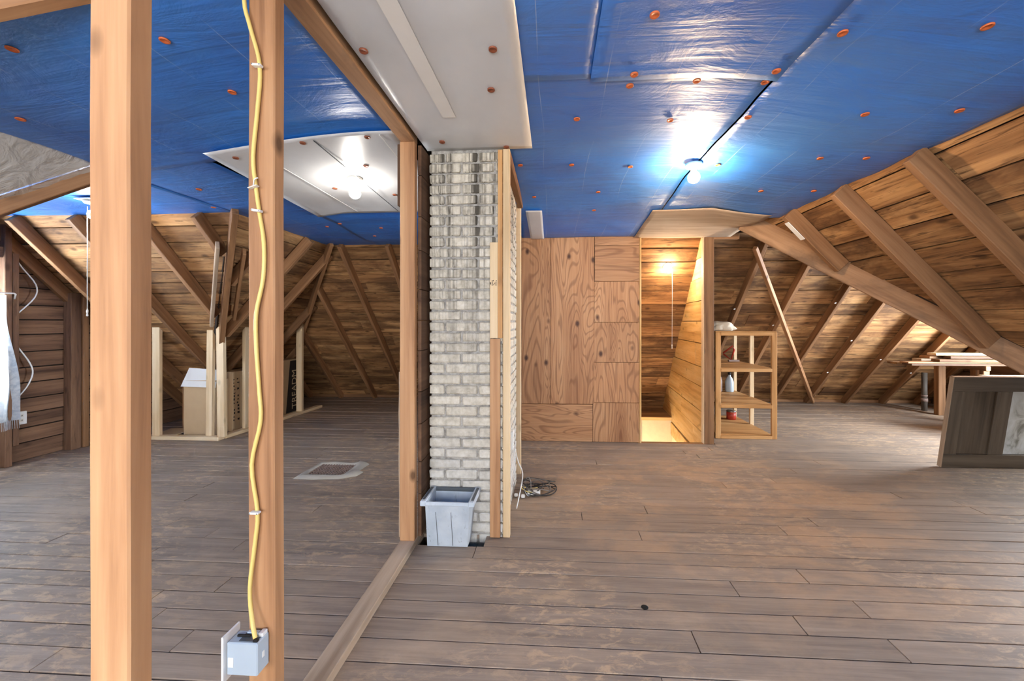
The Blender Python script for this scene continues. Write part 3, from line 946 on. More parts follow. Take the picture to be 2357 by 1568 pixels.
for r in range(37):
    zc0 = -0.05 + r * COURSE + COURSE / 2
    xs = [0.094, 0.2, 0.15] if r % 2 == 0 else [0.2, 0.2, 0.044]
    x = -0.786
    for i, w in enumerate(xs):
        wj = w + rb.uniform(-0.004, 0.004)
        link('brick', brick_mesh(w, 0.05, COURSE - JT, rb.randrange(3)), None, chim,
             Matrix.Translation((x + w / 2, 2.472 + rb.uniform(-0.003, 0.003), zc0 + rb.uniform(-0.0015, 0.0015))) @ Matrix.Rotation(rb.uniform(-0.008, 0.008), 4, 'Y'))
        x += w + JT
    ys = [0.2, 0.2, 0.2, 0.18] if r % 2 == 0 else [0.09, 0.2, 0.2, 0.2, 0.07]
    y = 2.50
    for w in ys:
        link('brick', brick_mesh(0.05, w, COURSE - JT, rb.randrange(2)), None, chim, Matrix.Translation((-0.337 + rb.uniform(-0.002, 0.002), y + w / 2, zc0)))
        y += w + JT

# ---- framing beside the chimney -------------------------------------
fr = tag(empty('chimney_framing', (-0.31, 2.9, 0)), 'pale pine stud frame with older boards hugging the chimney side', 'framing')
box('stud', -0.314, -0.270, 2.435, 2.475, 0.0, 2.437, M['pine'], fr, 'z', 0.003)
box('stud', -0.330, -0.285, 3.455, 3.495, 0.0, 2.40, M['pine'], fr, 'z', 0.003)
o_ = box('filler_board', -0.394, -0.345, 2.425, 2.444, 1.25, 1.85, M['pine'], fr, 'z', 0.002)
o_['label'] = 'pale stamped board over the brick'
box('filler_board', -0.394, -0.330, 2.425, 2.444, 0.004, 1.247, M['post'], fr, 'z', 0.002)
box('old_board', -0.345, -0.316, 2.428, 2.443, 1.25, 2.43, M['shelfwood'], fr, 'z', 0.002)
box('top_rail', -0.312, -0.268, 2.48, 3.46, 2.36, 2.435, M['rafter'], fr, 'y', 0.003)
def stamp(parent, x, y, z, strokes, mat):
    for i, (a, b, c, d) in enumerate(strokes):
        box('stamp_mark', x + a, x + b, y - 0.001, y, z + c, z + d, mat, parent, 'z', 0)
stamp(fr, -0.393, 2.4245, 1.578, [(0.000, 0.005, 0.008, 0.022), (0.011, 0.015, 0.0, 0.026), (0.010, 0.017, 0.029, 0.033), (0.021, 0.024, 0.003, 0.012), (0.028, 0.031, 0.010, 0.020), (0.035, 0.039, 0.0, 0.025), (0.036, 0.042, 0.029, 0.033), (0.019, 0.022, 0.028, 0.036)], M['ink'])

# ---- grey tote -------------------------------------------------------
def tote():
    t = tag(empty('storage_tote', (-0.63, 2.36, 0)), 'open scuffed grey plastic tote bin at the chimney foot', 'bin')
    bx = (-0.757, -0.512, 2.318, 2.430); tx = (-0.742, -0.482, 2.232, 2.436); H = 0.30
    th = 0.006
    def ring(r, zz, ins):
        return [(r[0] + ins, r[2] + ins, zz), (r[1] - ins, r[2] + ins, zz), (r[1] - ins, r[3] - ins, zz), (r[0] + ins, r[3] - ins, zz)]
    vs_ = ring(bx, 0.002, 0) + ring(tx, H, 0) + ring(tx, H, th) + ring(bx, 0.03, th)
    fs = [(3, 2, 1, 0)]
    for a in (0, 4, 8):
        for i in range(4):
            fs.append((a + i, a + (i + 1) % 4, a + 4 + (i + 1) % 4, a + 4 + i))
    fs.append((12, 13, 14, 15))
    pydata('bin_body', vs_, fs, M['tote'], t)
    z0, z1 = H - 0.012, H + 0.008
    box('rim', tx[0] - 0.004, tx[1] + 0.004, tx[2] - 0.006, tx[2] + 0.006, z0, z1, M['tote'], t, 'x', 0.002)
    box('rim', tx[0] - 0.004, tx[1] + 0.004, tx[3] - 0.008, tx[3] + 0.002, z0 - 0.002, z1 + 0.002, M['metal_dark'], t, 'x', 0.002)
    box('rim_handle', tx[0] - 0.028, tx[0] + 0.006, tx[2] - 0.010, tx[3] + 0.004, z0 - 0.004, z1 + 0.006, M['tote'], t, 'y', 0.004)
    box('rim_handle', tx[1] - 0.006, tx[1] + 0.028, tx[2] - 0.010, tx[3] + 0.004, z0 - 0.004, z1 + 0.006, M['tote'], t, 'y', 0.004)
    box('handle_gap', tx[0] - 0.022, tx[0] - 0.006, tx[2] + 0.015, tx[3] - 0.015, z1 + 0.0062, z1 + 0.0075, M['metal_dark'], t, 'y', 0)
    box('handle_gap', tx[1] + 0.006, tx[1] + 0.022, tx[2] + 0.015, tx[3] - 0.015, z1 + 0.0062, z1 + 0.0075, M['metal_dark'], t, 'y', 0)
    for x in (-0.690, -0.600):
        dx = 0.006
        beam('seam_rib', (x, 2.3155, 0.01), (x + dx, 2.238, 0.288), 0.003, 0.004, M['metal_dark'], t, (0, -1, 0), 0)
    slab('contents', [(-0.740, 2.296, 0.13), (-0.510, 2.296, 0.13), (-0.510, 2.424, 0.13), (-0.740, 2.424, 0.13)], M['metal_dark'], t, 0.01, (0, 0, -1))
tote()

# ---- electrical box and cable on the middle post -------------------
eb = tag(empty('electrical_box', (-0.89, 1.1, 0.33)), 'grey plastic electrical box screwed to the cable post', 'electrical box')
b0 = box('box_body', -0.936, -0.844, 1.071, 1.119, 0.336, 0.430, M['metal_grey'], eb, 'x', 0.003)
box('flange', -0.944, -0.937, 1.060, 1.124, 0.318, 0.452, M['white_plastic'], eb, 'z', 0.002)
box('top_inset', -0.905, -0.852, 1.078, 1.112, 0.430, 0.4315, M['metal_dark'], eb, 'x', 0)
box('knockout_tab', -0.922, -0.882, 1.092, 1.098, 0.430, 0.436, M['black'], eb, 'x', 0.001)
box('knockout_tab', -0.900, -0.864, 1.102, 1.112, 0.430, 0.438, M['metal_grey'], eb, 'x', 0.001)
box('cable_clamp', -0.862, -0.848, 1.076, 1.084, 0.430, 0.437, M['black'], eb, 'x', 0.001)
box('nail_tab', -0.86, -0.846, 1.095, 1.115, 0.430, 0.441, M['white_plastic'], eb, 'y', 0.001)
box('sticker', -0.931, -0.915, 1.0700, 1.0710, 0.360, 0.388, M['white_plastic'], eb, 'z', 0)
box('screw_boss', -0.8440, -0.8425, 1.090, 1.098, 0.375, 0.392, M['white_plastic'], eb, 'z', 0)
cb = tag(empty('electrical_cable', (-0.88, 1.11, 1.4)), 'yellow cable stapled down the middle post', 'cable')
cp = [(-0.917, 1.12, 2.46), (-0.915, 1.11, 2.306), (-0.897, 1.11, 2.228), (-0.868, 1.112, 2.111), (-0.875, 1.112, 1.983), (-0.887, 1.11, 1.842), (-0.88, 1.112, 1.751), (-0.869, 1.112, 1.674), (-0.854, 1.11, 1.584), (-0.856, 1.11, 1.481), (-0.877, 1.11, 1.378),
      (-0.877, 1.11, 1.275), (-0.868, 1.11, 1.147), (-0.864, 1.11, 1.057), (-0.891, 1.11, 0.928), (-0.875, 1.112, 0.787), (-0.881, 1.11, 0.696), (-0.893, 1.105, 0.567), (-0.878, 1.095, 0.478), (-0.858, 1.082, 0.4375)]
tube('cable_sheath', cp, 0.0058, M['yellow'], cb)
for x, zz, tl in ((-0.868, 2.105, 0.1), (-0.869, 1.678, 0.15), (-0.875, 0.79, 0.0), (-0.880, 1.748, -0.3)):
    big = tl >= 0
    s_ = beam('cable_staple', (x - 0.014, 1.102, zz + 0.014 * tl), (x + 0.014, 1.102, zz - 0.014 * tl), 0.016, 0.007 if big else 0.003, M['white_plastic'], cb, (0, 0, 1), 0.002)
    if big:
        for sx in (-0.011, 0.011):
            beam('staple_nail', (x + sx, 1.099, zz - sx * tl), (x + sx, 1.0935, zz - sx * tl), 0.003, 0.003, M['steel'], s_, (0, 0, 1), 0)
tube('cable_tie', [(-0.882, 1.104, 1.745), (-0.874, 1.098, 1.768), (-0.864, 1.10, 1.774)], 0.0018, M['white_plastic'], cb, 6)

# ---- lamp holders -----------------------------------------------------
bulb_warm = emis('bulb_glow_warm', (1.0, 0.70, 0.42, 1), BULB_R)
bulb_cool = emis('bulb_glow_white', (1.0, 0.93, 0.84, 1), BULB_L)
bulb_dim = emis('bulb_glow_dim', (1.0, 0.93, 0.84, 1), 150)
bulb_stair = emis('bulb_glow_stair', (1.0, 0.80, 0.54, 1), BULB_S)
def lampholder(name, loc, axis, drop, bm_, label, r=0.041, plate=None, chain=None, base_r=0.056):
    t = tag(empty(name, loc), label, 'light fixture', 'bare bulb lamp holders')
    ax = Vector(axis).normalized()
    q = Vector((0, 0, -1)).rotation_difference(ax).to_matrix().to_4x4()
    mw = Matrix.Translation(loc) @ q
    lathe('base', [(0, 0.004), (base_r, 0.004), (base_r, -0.008), (base_r * 0.9, -0.016), (0.03, -0.02), (0.024, -0.024), (0, -0.024)], M['porcelain'], t, mw, 24)
    lathe('socket', [(0.020, -0.022), (0.021, -0.03), (0.0185, -0.036), (0.0195, -0.05), (0.0185, -drop + r * 0.9), (0, -drop + r * 0.9)], M['porcelain'], t, mw, 20)
    prof = [(0.016, -drop + r * 0.98)] + [(r * math.cos(a), -drop + r * math.sin(a)) for a in [math.radians(x) for x in range(60, -91, -15)]]
    prof[-1] = (0, -drop - r)
    lathe('bulb', prof, bm_, t, mw, 24)
    if plate:
        box('mounting_plate', loc[0] - plate, loc[0] + plate, loc[1] - plate, loc[1] + plate, loc[2] + 0.005, loc[2] + 0.012, M['white_plastic'], t, 'x', 0.001)
    if chain:
        tube('pull_cord', chain, 0.0028, M['white_plastic'], t, 6, False)
        e = Vector(chain[-1])
        lathe('cord_pull', [(0, 0.02), (0.005, 0.018), (0.007, 0.0), (0.004, -0.012), (0.008, -0.03), (0, -0.034)], M['white_plastic'], t, Matrix.Translation(e), 10)
    return t
lampholder('ceiling_light', (0.966, 2.747, zc(0.966, 2.747) - 0.012), (0, 0, -1), 0.088, bulb_warm, 'glowing bare bulb on the blue ceiling sheet near the stair door', 0.040)
lampholder('ceiling_light', (-1.476, 2.838, zc(-1.476, 2.838) - 0.022), (0, 0, -1), 0.108, bulb_cool, 'glowing bare bulb on the white ceiling panel', 0.041)
lampholder('ceiling_light', (-3.56, 2.84, 2.285), (0, 0, -1), 0.10, bulb_dim, 'pull-cord lamp holder half hidden behind the widest post', 0.038, 0.075,
           [(-3.615, 2.84, 2.25), (-3.615, 2.84, 1.43)], 0.06)
lampholder('stairwell_light', (1.43, 4.985, 2.055), (0, -S106, -1), 0.085, bulb_stair, 'glowing bulb with long string on the stairwell boards', 0.036, None,
           [(1.46, 4.88, 2.0), (1.455, 4.88, 1.06)])

# ---- knee wall of short new studs at the left ------------------------
kw = tag(empty('knee_wall_frame', (-3.85, 4.6, 0)), 'low L-shaped frame of short pale pine studs around the cartons', 'stud wall')
box('sole_plate', -4.75, -3.80, 4.235, 4.325, 0, 0.04, M['pine'], kw, 'x')
beam('sole_plate', (-3.83, 4.33, 0.02), (-3.69, 6.0, 0.02), 0.09, 0.04, M['pine'], kw)
for (x, y, zt, w, d, lean) in ((-4.58, 4.28, 1.585, 0.09, 0.04, 0.0), (-3.965, 4.31, 1.45, 0.075, 0.04, 0.015), (-3.785, 4.275, 1.50, 0.085, 0.045, -0.02), (-3.81, 4.66, 1.575, 0.04, 0.09, 0.0), (-3.755, 5.16, 1.65, 0.04, 0.09, 0.0), (-3.725, 5.56, 1.50, 0.085, 0.045, 0.0)):
    beam('short_stud', (x, y, 0.04), (x + lean, y, zt), w, d, M['pine'], kw, (0, 1, 0), 0.003)
# cartons
def carton(x0, x1, y0, y1, h, label, open_flap=False):
    t = tag(empty('cardboard_box', ((x0 + x1) / 2, (y0 + y1) / 2, 0)), label, 'box', 'cartons behind the short studs')
    box('carton_body', x0, x1, y0, y1, 0.003, h, M['card'], t, 'z', 0.004)
    return t
c1 = carton(-4.40, -3.99, 4.42, 4.60, 0.66, 'tan carton with a white flap folded over its front')
slab('white_flap', [(-4.37, 4.47, 0.80), (-4.0, 4.47, 0.78), (-3.985, 4.405, 0.575), (-4.415, 4.405, 0.585)], M['card_white'], c1, 0.006, (0, -1, 0.3))
c2 = carton(-4.16, -3.94, 4.60, 5.02, 0.735, 'carton printed with a band of dark characters')
rc = random.Random(4)
for i in range(13):
    zz = 0.13 + i * 0.042
    for j in range(2):
        if rc.random() < 0.85:
            yy = 4.615 + j * 0.055 + rc.uniform(-0.006, 0.006)
            hh, ww = rc.uniform(0.01, 0.026), rc.uniform(0.014, 0.034)
            slab('printed_mark', [(-3.9395, yy, zz), (-3.9395, yy + ww, zz + rc.uniform(-0.004, 0.004)), (-3.9395, yy + ww, zz + hh), (-3.9395, yy, zz + hh)], M['ink'], c2, 0.001, (1, 0, 0))
c3 = carton(-4.22, -3.875, 5.15, 5.72, 0.80, 'carton lettered with big pale letters on a dark band')
slab('dark_band', [(-3.8745, 5.47, 0.02), (-3.8745, 5.72, 0.02), (-3.8745, 5.72, 0.78), (-3.8745, 5.56, 0.78)], M['ink'], c3, 0.001, (1, 0, 0))
fd = bpy.data.curves.new('lettering', 'FONT')
fd.body = 'TREADM'
fd.size = 0.15
fd.extrude = 0.0008
ftmp = bpy.data.objects.new('lettering_curve', fd)
COL.objects.link(ftmp)
bpy.context.view_layer.update()
fme = bpy.data.meshes.new_from_object(ftmp.evaluated_get(bpy.context.evaluated_depsgraph_get()))
bpy.data.objects.remove(ftmp)
fme.materials.clear()
# letters run upwards on the face turned to +X
link('lettering', fme, M['ink_light'], c3, Matrix(((0, 0, 1, -3.8722), (0, -1, 0, 5.70), (1, 0, 0, 0.06), (0, 0, 0, 1))))
slab('loose_board', [(-4.74, 4.36, 0.005), (-4.45, 4.34, 0.012), (-4.42, 4.60, 0.035), (-4.75, 4.62, 0.02)], M['card'], None, 0.008, (0, 0, 1))
tag(bpy.data.objects['loose_board'], 'flat scrap of board lying on the floor behind the short studs', 'board')
sp = beam('stub_post', (-4.62, 4.72, 0), (-4.62, 4.72, 0.62), 0.10, 0.10, M['rafter'], None, (0, 1, 0), 0.008)
tag(sp, 'short rough stub post in the dark eave beside the white-flap carton', 'post')

# ---- window alcove on the left ----------------------------------------
def curtain():
    t = tag(empty('lace_curtain', (-5.05, 2.8, 0.4)), 'fringed pale curtain hanging at the dormer window', 'curtain')
    vs_, fs = [], []
    nx, nz = 60, 26
    for j in range(nz + 1):
        for i in range(nx + 1):
            u, v = i / nx, j / nz
            zz = 1.60 - 1.17 * v
            yend = 3.335 + 0.085 * sm((v - 0.15) / 0.6)
            y = 1.9 + (yend - 1.9) * u
            x = -5.035 + 0.022 * math.sin(u * 62 + 1.5 * v) + 0.012 * noise.noise(Vector((y * 4, zz * 3, 0)))
            vs_.append((x, y, zz))
    for j in range(nz):
        for i in range(nx):
            a = j * (nx + 1) + i
            fs.append((a, a + 1, a + nx + 2, a + nx + 1))
    pydata('cloth', vs_, fs, M['lace'], t, None, True)
    bm = bmesh.new()
    for i in range(150):
        y = 1.92 + 1.49 * i / 149
        x = -5.035 + 0.022 * math.sin((y - 1.9) / 1.52 * 62 + 1.5)
        vv = [bm.verts.new((x + a, y + b, c)) for a, b, c in ((0, -0.0022, 0.435), (0, 0.0022, 0.435), (0.004, 0.001, 0.35), (0.004, -0.001, 0.35))]
        bm.faces.new(vv)
    fb = from_bm('fringe', bm, M['lace'], t)
    fb['kind'] = 'stuff'
    tube('curtain_rod', [(-5.035, 1.8, 1.62), (-5.035, 3.38, 1.62), (-5.05, 3.40, 1.615), (-5.07, 3.405, 1.57)], 0.007, M['white_plastic'], t, 8, False)
curtain()
wc = tag(empty('wall_cable', (-5.08, 3.5, 1.2)), 'white cable looping out beside the dormer window stud', 'cable')
tube('cable_loop', [(-5.10, 3.40, 2.01), (-5.10, 3.476, 1.88), (-5.09, 3.571, 1.723), (-5.09, 3.564, 1.594), (-5.10, 3.445, 1.43)], 0.006, M['white_plastic'], wc)
tube('cable_loop', [(-5.10, 3.45, 1.11), (-5.09, 3.526, 0.956), (-5.09, 3.548, 0.848), (-5.09, 3.507, 0.727), (-5.10, 3.445, 0.63)], 0.006, M['white_plastic'], wc)
ot = tag(empty('wall_outlet', (-5.14, 3.5, 0.42)), 'white double outlet on the brown boards beside the curtain', 'outlet')
box('cover_plate', -5.155, -5.14, 3.462, 3.542, 0.36, 0.485, M['white_plastic'], ot, 'z', 0.002)
for zz in (0.40, 0.445):
    box('receptacle', -5.14, -5.138, 3.488, 3.516, zz - 0.014, zz + 0.014, M['porcelain'], ot, 'z', 0)
    box('slot', -5.138, -5.1375, 3.496, 3.499, zz - 0.006, zz + 0.006, M['black'], ot, 'z', 0)
    box('slot', -5.138, -5.1375, 3.505, 3.508, zz - 0.006, zz + 0.006, M['black'], ot, 'z', 0)

# ---- floor register ---------------------------------------------------
def register():
    t = tag(empty('floor_register', (-2.0, 3.45, 0)), 'old iron floor grate framed by a curled ragged mat', 'floor grate')
    outer = [(-2.235, 3.24), (-2.05, 3.235), (-1.84, 3.26), (-1.72, 3.33), (-1.70, 3.42), (-1.755, 3.46), (-1.74, 3.62), (-1.80, 3.665), (-1.88, 3.66), (-1.90, 3.62), (-2.05, 3.605), (-2.23, 3.61), (-2.20, 3.48), (-2.235, 3.36)]
    inner = [(-2.165, 3.33), (-2.05, 3.33), (-1.86, 3.335), (-1.845, 3.345), (-1.842, 3.40), (-1.842, 3.46), (-1.845, 3.55), (-1.85, 3.57), (-1.88, 3.572), (-1.92, 3.572), (-2.05, 3.57), (-2.17, 3.57), (-2.17, 3.48), (-2.168, 3.40)]
    vs_, fs = [], []
    n = len(outer)
    rr = random.Random(3)
    for (a, b), (c, d) in zip(outer, inner):
        lift = rr.uniform(0.004, 0.022)
        vs_ += [(a, b, lift * 0.4 + 0.001), ((a + c) / 2, (b + d) / 2, lift + 0.012), (c, d, 0.012)]
        vs_ += [(a, b, 0.0005), (c, d, 0.0005)]
    for i in range(n):
        j = (i + 1) % n
        a, b = i * 5, j * 5
        fs += [(a, b, b + 1, a + 1), (a + 1, b + 1, b + 2, a + 2), (a + 3, b + 3, b, a), (a + 2, b + 2, b + 4, a + 4), (a + 4, b + 4, b + 3, a + 3)]
    pydata('mat_border', vs_, fs, M['vent_mat'], t, None, True)
    slab('grate_back', [(-2.17, 3.33, 0.002), (-1.842, 3.33, 0.002), (-1.842, 3.574, 0.002), (-2.17, 3.574, 0.002)], M['black'], t, 0.002, (0, 0, -1))
    for i in range(13):
        x = -2.158 + i * 0.0255
        box('grate_bar', x, x + 0.006, 3.332, 3.572, 0.003, 0.013, M['iron'], t, 'y', 0)
    for i in range(7):
        y = 3.358 + i * 0.032
        box('grate_bar', -2.168, -1.844, y, y + 0.006, 0.003, 0.0115, M['iron'], t, 'x', 0)
register()

# ---- outlet and tangled cords beside the chimney ----------------------
oc = tag(empty('cord_outlet', (-0.28, 2.66, 0.55)), 'white outlet on the chimney side above the tangled cords', 'outlet')
box('cover_plate', -0.312, -0.268, 2.62, 2.70, 0.49, 0.61, M['white_plastic'], oc, 'z', 0.003)
for zz in (0.525, 0.575):
    box('receptacle', -0.268, -0.2655, 2.645, 2.675, zz - 0.014, zz + 0.014, M['porcelain'], oc, 'z', 0)
    box('slot', -0.2655, -0.265, 2.655, 2.659, zz - 0.006, zz + 0.006, M['black'], oc, 'z', 0)
    box('slot', -0.2655, -0.265, 2.663, 2.667, zz - 0.006, zz + 0.006, M['black'], oc, 'z', 0)
ec = tag(empty('extension_cord', (-0.15, 3.12, 0)), 'tangle of grey and black extension cords with white plugs on the floor', 'cord')
tube('hanging_lead', [(-0.262, 2.68, 0.48), (-0.25, 2.78, 0.36), (-0.225, 2.88, 0.24), (-0.235, 2.90, 0.14), (-0.262, 2.80, 0.01)], 0.004, M['white_plastic'], ec)
def loopc(cx, cy, rx, ry, tilt, mat, turns=1.0, zb=0.012, zh=0.02, ph=0.0, r=0.0042):
    pts = []
    n = int(14 * turns)
    for i in range(n + 1):
        a = ph + 2 * math.pi * turns * i / n
        x, y = rx * math.cos(a), ry * math.sin(a)
        pts.append((cx + x * math.cos(tilt) - y * math.sin(tilt), cy + x * math.sin(tilt) + y * math.cos(tilt), zb + zh * (0.5 + 0.5 * math.sin(a * 1.7 + cx * 20)) + 0.003 * i / n))
    tube('cord_loop', pts, r, M[mat], ec, 6)
loopc(-0.10, 3.10, 0.13, 0.09, 0.2, 'black_cable', 2.4, 0.008, 0.03)
loopc(-0.13, 3.12, 0.10, 0.11, 1.1, 'grey_cable', 2.2, 0.010, 0.05)
loopc(-0.16, 3.11, 0.09, 0.06, -0.4, 'black_cable', 1.9, 0.010, 0.06)
loopc(-0.12, 3.20, 0.15, 0.08, 0.5, 'black_cable', 0.62, 0.010, 0.05, -1.2)
loopc(-0.21, 3.10, 0.035, 0.11, 0.1, 'steel', 1.3, 0.010, 0.07)
loopc(-0.18, 3.06, 0.07, 0.04, 0.3, 'yellow', 0.7, 0.03, 0.03, 0.4, 0.003)
box('power_strip', -0.20, -0.10, 3.03, 3.07, 0.006, 0.035, M['white_plastic'], ec, 'x', 0.004)
box('plug', -0.30, -0.27, 3.0, 3.025, 0.003, 0.026, M['white_plastic'], ec, 'x', 0.006)
box('plug', -0.245, -0.215, 2.98, 3.005, 0.003, 0.028, M['white_plastic'], ec, 'x', 0.006)

# ---- open shelf unit beside the doorway -------------------------------
su = tag(empty('shelf_unit', (2.22, 4.9, 0)), 'open wooden shelf frame beside the stairwell doorway', 'shelf')
XL0, XL1, XR0, XR1 = 1.885, 1.945, 2.520, 2.578
for x0, x1 in ((XL0, XL1), (XR0, XR1)):
    box('leg', x0, x1, 4.655, 4.69, 0, 1.235, M['shelfwood'], su, 'z')
    box('leg', x0 + 0.005, x1 - 0.003, 5.17, 5.205, 0, 1.235, M['pine'], su, 'z')
    box('leg', x0 + 0.005, x1 - 0.012, 5.62, 5.655, 0, 1.235, M['pine'], su, 'z')
for z0, z1 in ((1.195, 1.235), (0.775, 0.815), (0.355, 0.393), (0.0, 0.036)):
    box('front_rail', XL1, XR0, 4.652, 4.687, z0, z1, M['shelfwood'], su, 'x')
for zz in (0.815, 0.393, 0.04):
    box('shelf_board', XL0 + 0.03, XR0 + 0.02, 4.69, 5.168, zz - 0.012, zz + 0.004, M['shelfwood'], su, 'x')
    box('shelf_board', XL0 + 0.03, XR0 + 0.02, 5.208, 5.62, zz - 0.012, zz + 0.004, M['shelfwood'], su, 'x')
    for x0, x1 in ((XL0 + 0.01, XL0 + 0.03), (XR0 + 0.02, XR0 + 0.04)):
        box('side_rail', x0, x1, 4.69, 5.62, zz - 0.03, zz - 0.012, M['shelfwood'], su, 'y')
box('top_board', XL0, XR1, 4.66, 5.655, 1.236, 1.246, M['shelfwood'], su, 'x')
def blob(name, loc, sx, sy, sz, mat, parent=None, seed=0.0, amp=0.18):
    bm = bmesh.new()
    bmesh.ops.create_icosphere(bm, subdivisions=4, radius=1.0)
    for v in bm.verts:
        n = noise.noise(v.co * 1.6 + Vector((seed, 0, 0))) + 0.45 * noise.noise(v.co * 4.0 + Vector((seed, 3, 0)))
        c = v.co * (1 + amp * n)
        v.co = Vector((c.x * sx, c.y * sy, max(c.z, -0.45) * sz))
    return from_bm(name, bm, mat, parent, Matrix.Translation(loc), True)
tag(blob('canvas_bag', (2.03, 4.86, 1.246 + 0.45 * 0.085), 0.15, 0.13, 0.085, M['bag'], None, 2.0, 0.25), 'crumpled off-white bag lying on top of the shelf frame', 'bag')
sw = tag(empty('saw_frame', (2.37, 5.45, 0.819)), 'red triangular tool frame on the upper shelf', 'tool')
tube('frame_tube', [(2.32, 5.48, 0.93), (2.42, 5.42, 1.03), (2.44, 5.42, 0.98), (2.41, 5.45, 0.84), (2.32, 5.48, 0.92)], 0.012, M['red'], sw, 8, False)
box('tool_grip', 2.36, 2.50, 5.40, 5.44, 0.82, 0.845, M['iron'], sw, 'x', 0.004)
def bottle(x, y, z0, col, lab, s=1.0, capm='white_plastic'):
    t = tag(empty('plastic_bottle', (x, y, z0)), lab, 'bottle')
    lathe('bottle_body', [(0, 0), (0.05 * s, 0), (0.055 * s, 0.01), (0.055 * s, 0.13 * s), (0.04 * s, 0.18 * s), (0.018 * s, 0.21 * s), (0.018 * s, 0.23 * s), (0, 0.23 * s)], M[col], t, Matrix.Translation((x, y, z0)), 18)
    lathe('cap', [(0, 0.232 * s), (0.021 * s, 0.232 * s), (0.021 * s, 0.262 * s), (0, 0.264 * s)], M[capm], t, Matrix.Translation((x, y, z0)), 14)
bottle(2.42, 5.52, 0.399, 'metal_grey', 'pale grey bottle on the middle shelf', 1.0, 'black')
bottle(2.27, 5.54, 0.399, 'iron', 'brown bottle on the middle shelf beside the grey one', 1.1)
t_ = tag(empty('paint_can', (2.40, 5.42, 0.046)), 'red paint can with a metal lid on the bottom shelf', 'can')
lathe('can_body', [(0, 0), (0.06, 0), (0.06, 0.10), (0, 0.10)], M['red'], t_, Matrix.Translation((2.40, 5.42, 0.046)), 20)
lathe('can_lid', [(0, 0.101), (0.062, 0.101), (0.062, 0.112), (0.045, 0.113), (0, 0.11)], M['steel'], t_, Matrix.Translation((2.40, 5.42, 0.046)), 20)

# ---- old door on its side at the right --------------------------------
def old_door():
    t = tag(empty('old_door', (4.4, 3.8, 0)), 'dark wooden door standing on its side with a cloudy glass pane', 'door panel')
    O = Vector((3.60, 3.84, 0.002)); U = Vector((1, 0.012, 0)).normalized()
    V = Vector((0, -0.12, 0.85)).normalized(); N = U.cross(V).normalized()     # N points to the camera side
    if N.y > 0: N = -N
    def piece(name, u0, u1, v0, v1, n0, n1, mat, lab=None):
        c = [O + U * u + V * v + N * n0 for u, v in ((u0, v0), (u1, v0), (u1, v1), (u0, v1))]
        o = None
        ctr = (c[0] + c[2]) / 2 + N * (n1 - n0) / 2
        L = u1 - u0
        vert = (v1 - v0) > L
        me = box_mesh(max(L, v1 - v0), abs(n1 - n0), min(L, v1 - v0), 0.002)
        if len(me.materials) and me.materials[0] != M[mat]:
            me = me.copy(); me.materials.clear()
        X = V if vert else U
        Z = -U if vert else V
        Y = Z.cross(X)
        m = Matrix((X, Y, Z)).transposed().to_4x4()
        m.translation = ctr
        o = link(name, me, M[mat], t, m)
        return o
    H, W = 0.862, 1.98
    piece('stile', 0.0, W, H - 0.13, H, -0.042, 0.0, 'doorwood')
    piece('stile', 0.0, W, 0.0, 0.13, -0.042, 0.0, 'doorwood')
    piece('rail', 0.0, 0.11, 0.131, H - 0.131, -0.042, 0.0, 'doorwood')
    piece('rail', 0.42, 0.52, 0.131, H - 0.131, -0.042, 0.0, 'doorwood')
    piece('rail', 1.80, W, 0.131, H - 0.131, -0.042, 0.0, 'doorwood')
    piece('door_panel', 0.11, 0.42, 0.131, H - 0.131, -0.030, -0.012, 'doorwood')
    piece('moulding', 0.385, 0.418, 0.132, H - 0.132, -0.012, 0.004, 'doorwood')
    piece('glass_pane', 0.52, 1.80, 0.131, H - 0.131, -0.026, -0.020, 'pane')
    piece('top_edge', 0.0, W, H + 0.0005, H + 0.004, -0.042, 0.0, 'post')
    piece('end_edge', -0.004, -0.0005, 0.0, H, -0.042, 0.0, 'plate')
old_door()

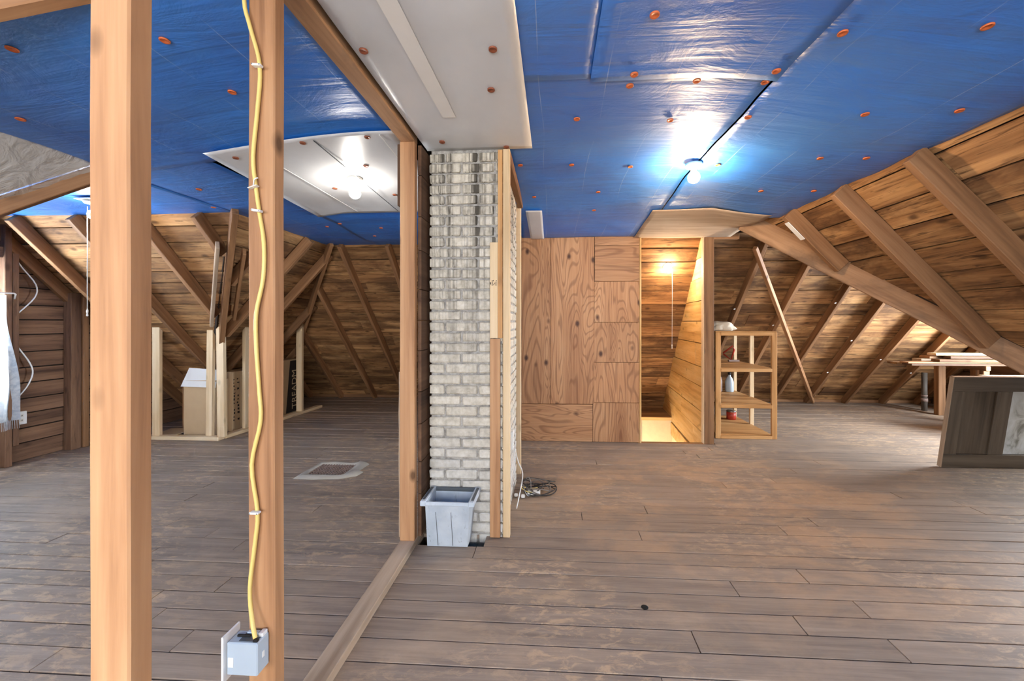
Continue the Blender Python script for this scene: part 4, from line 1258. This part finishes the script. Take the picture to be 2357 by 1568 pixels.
# ---- lumber on a rack in the right eave ------------------------------
rk = tag(empty('lumber_rack', (5.8, 5.8, 0)), 'rough post and crossbar rack carrying spare boards in the eave', 'rack')
for x in (5.62, 6.12):
    box('rack_post', x - 0.05, x + 0.05, 5.98, 6.06, 0, 0.80, M['rafter'], rk, 'z', 0.006)
    box('rack_bar', x - 0.03, x + 0.03, 5.38, 6.10, 0.72, 0.779, M['rafter'], rk, 'y', 0.004)
    box('rack_post', x - 0.04, x + 0.04, 5.40, 5.46, 0, 0.72, M['rafter'], rk, 'z', 0.006)
lb = [(4.70, 6.24, 5.48, 0.78, 0.15, 0.025, 'panelboard', 'weathered dark board lowest and foremost on the rack'),
      (4.66, 6.24, 5.66, 0.78, 0.16, 0.028, 'board', 'brown board lowest and hindmost on the rack'),
      (4.68, 6.10, 5.50, 0.806, 0.13, 0.022, 'rafter', 'tan board with the longest overhang on the rack'),
      (5.05, 6.20, 5.47, 0.832, 0.12, 0.030, 'board', 'dark brown board near the front of the stack'),
      (4.98, 6.22, 5.66, 0.810, 0.14, 0.045, 'plate', 'thick dusty board at the back of the stack'),
      (5.08, 6.15, 5.655, 0.860, 0.15, 0.030, 'rafter', 'orange-tan board near the top of the stack'),
      (5.22, 6.20, 5.50, 0.868, 0.11, 0.035, 'panelboard', 'short dark board under the topmost plank'),
      (5.12, 5.95, 5.60, 0.904, 0.13, 0.030, 'pine', 'short pale plank topmost on the stack')]
for i, (x0, x1, y, z0, w, t, m, lab) in enumerate(lb):
    o = beam('lumber_board', (x0, y, z0 + t / 2 + 0.0005), (x1, y + 0.015 * ((i % 3) - 1), z0 + t / 2 + 0.0005), w, t, M[m], None, (0, 0, 1), 0.003, 0.002, 4)
    tag(o, lab, 'board', 'boards stacked on the rack')
vp = tag(empty('vent_pipe', (5.66, 6.33, 0)), 'grey vertical pipe rising from the floor at the eave', 'pipe')
tube('pipe_shaft', [(5.66, 6.30, 0), (5.66, 6.30, 0.58)], 0.035, M['pipe'], vp, 14, False)
tube('pipe_collar', [(5.66, 6.30, 0.14), (5.66, 6.30, 0.19)], 0.041, M['iron'], vp, 14, False)
tube('pipe_collar', [(5.66, 6.30, 0.22), (5.66, 6.30, 0.24)], 0.040, M['iron'], vp, 14, False)
c4 = tag(empty('cardboard_box', (5.55, 5.05, 0)), 'pale carton half hidden behind the old door', 'box')
box('carton_body', 5.25, 5.95, 4.75, 5.15, 0.003, 0.70, M['card'], c4, 'z', 0.004)
slab('white_flap', [(5.20, 4.74, 0.71), (5.95, 4.74, 0.71), (5.95, 4.60, 0.66), (5.22, 4.60, 0.64)], M['card_white'], c4, 0.005, (0, 0, 1))
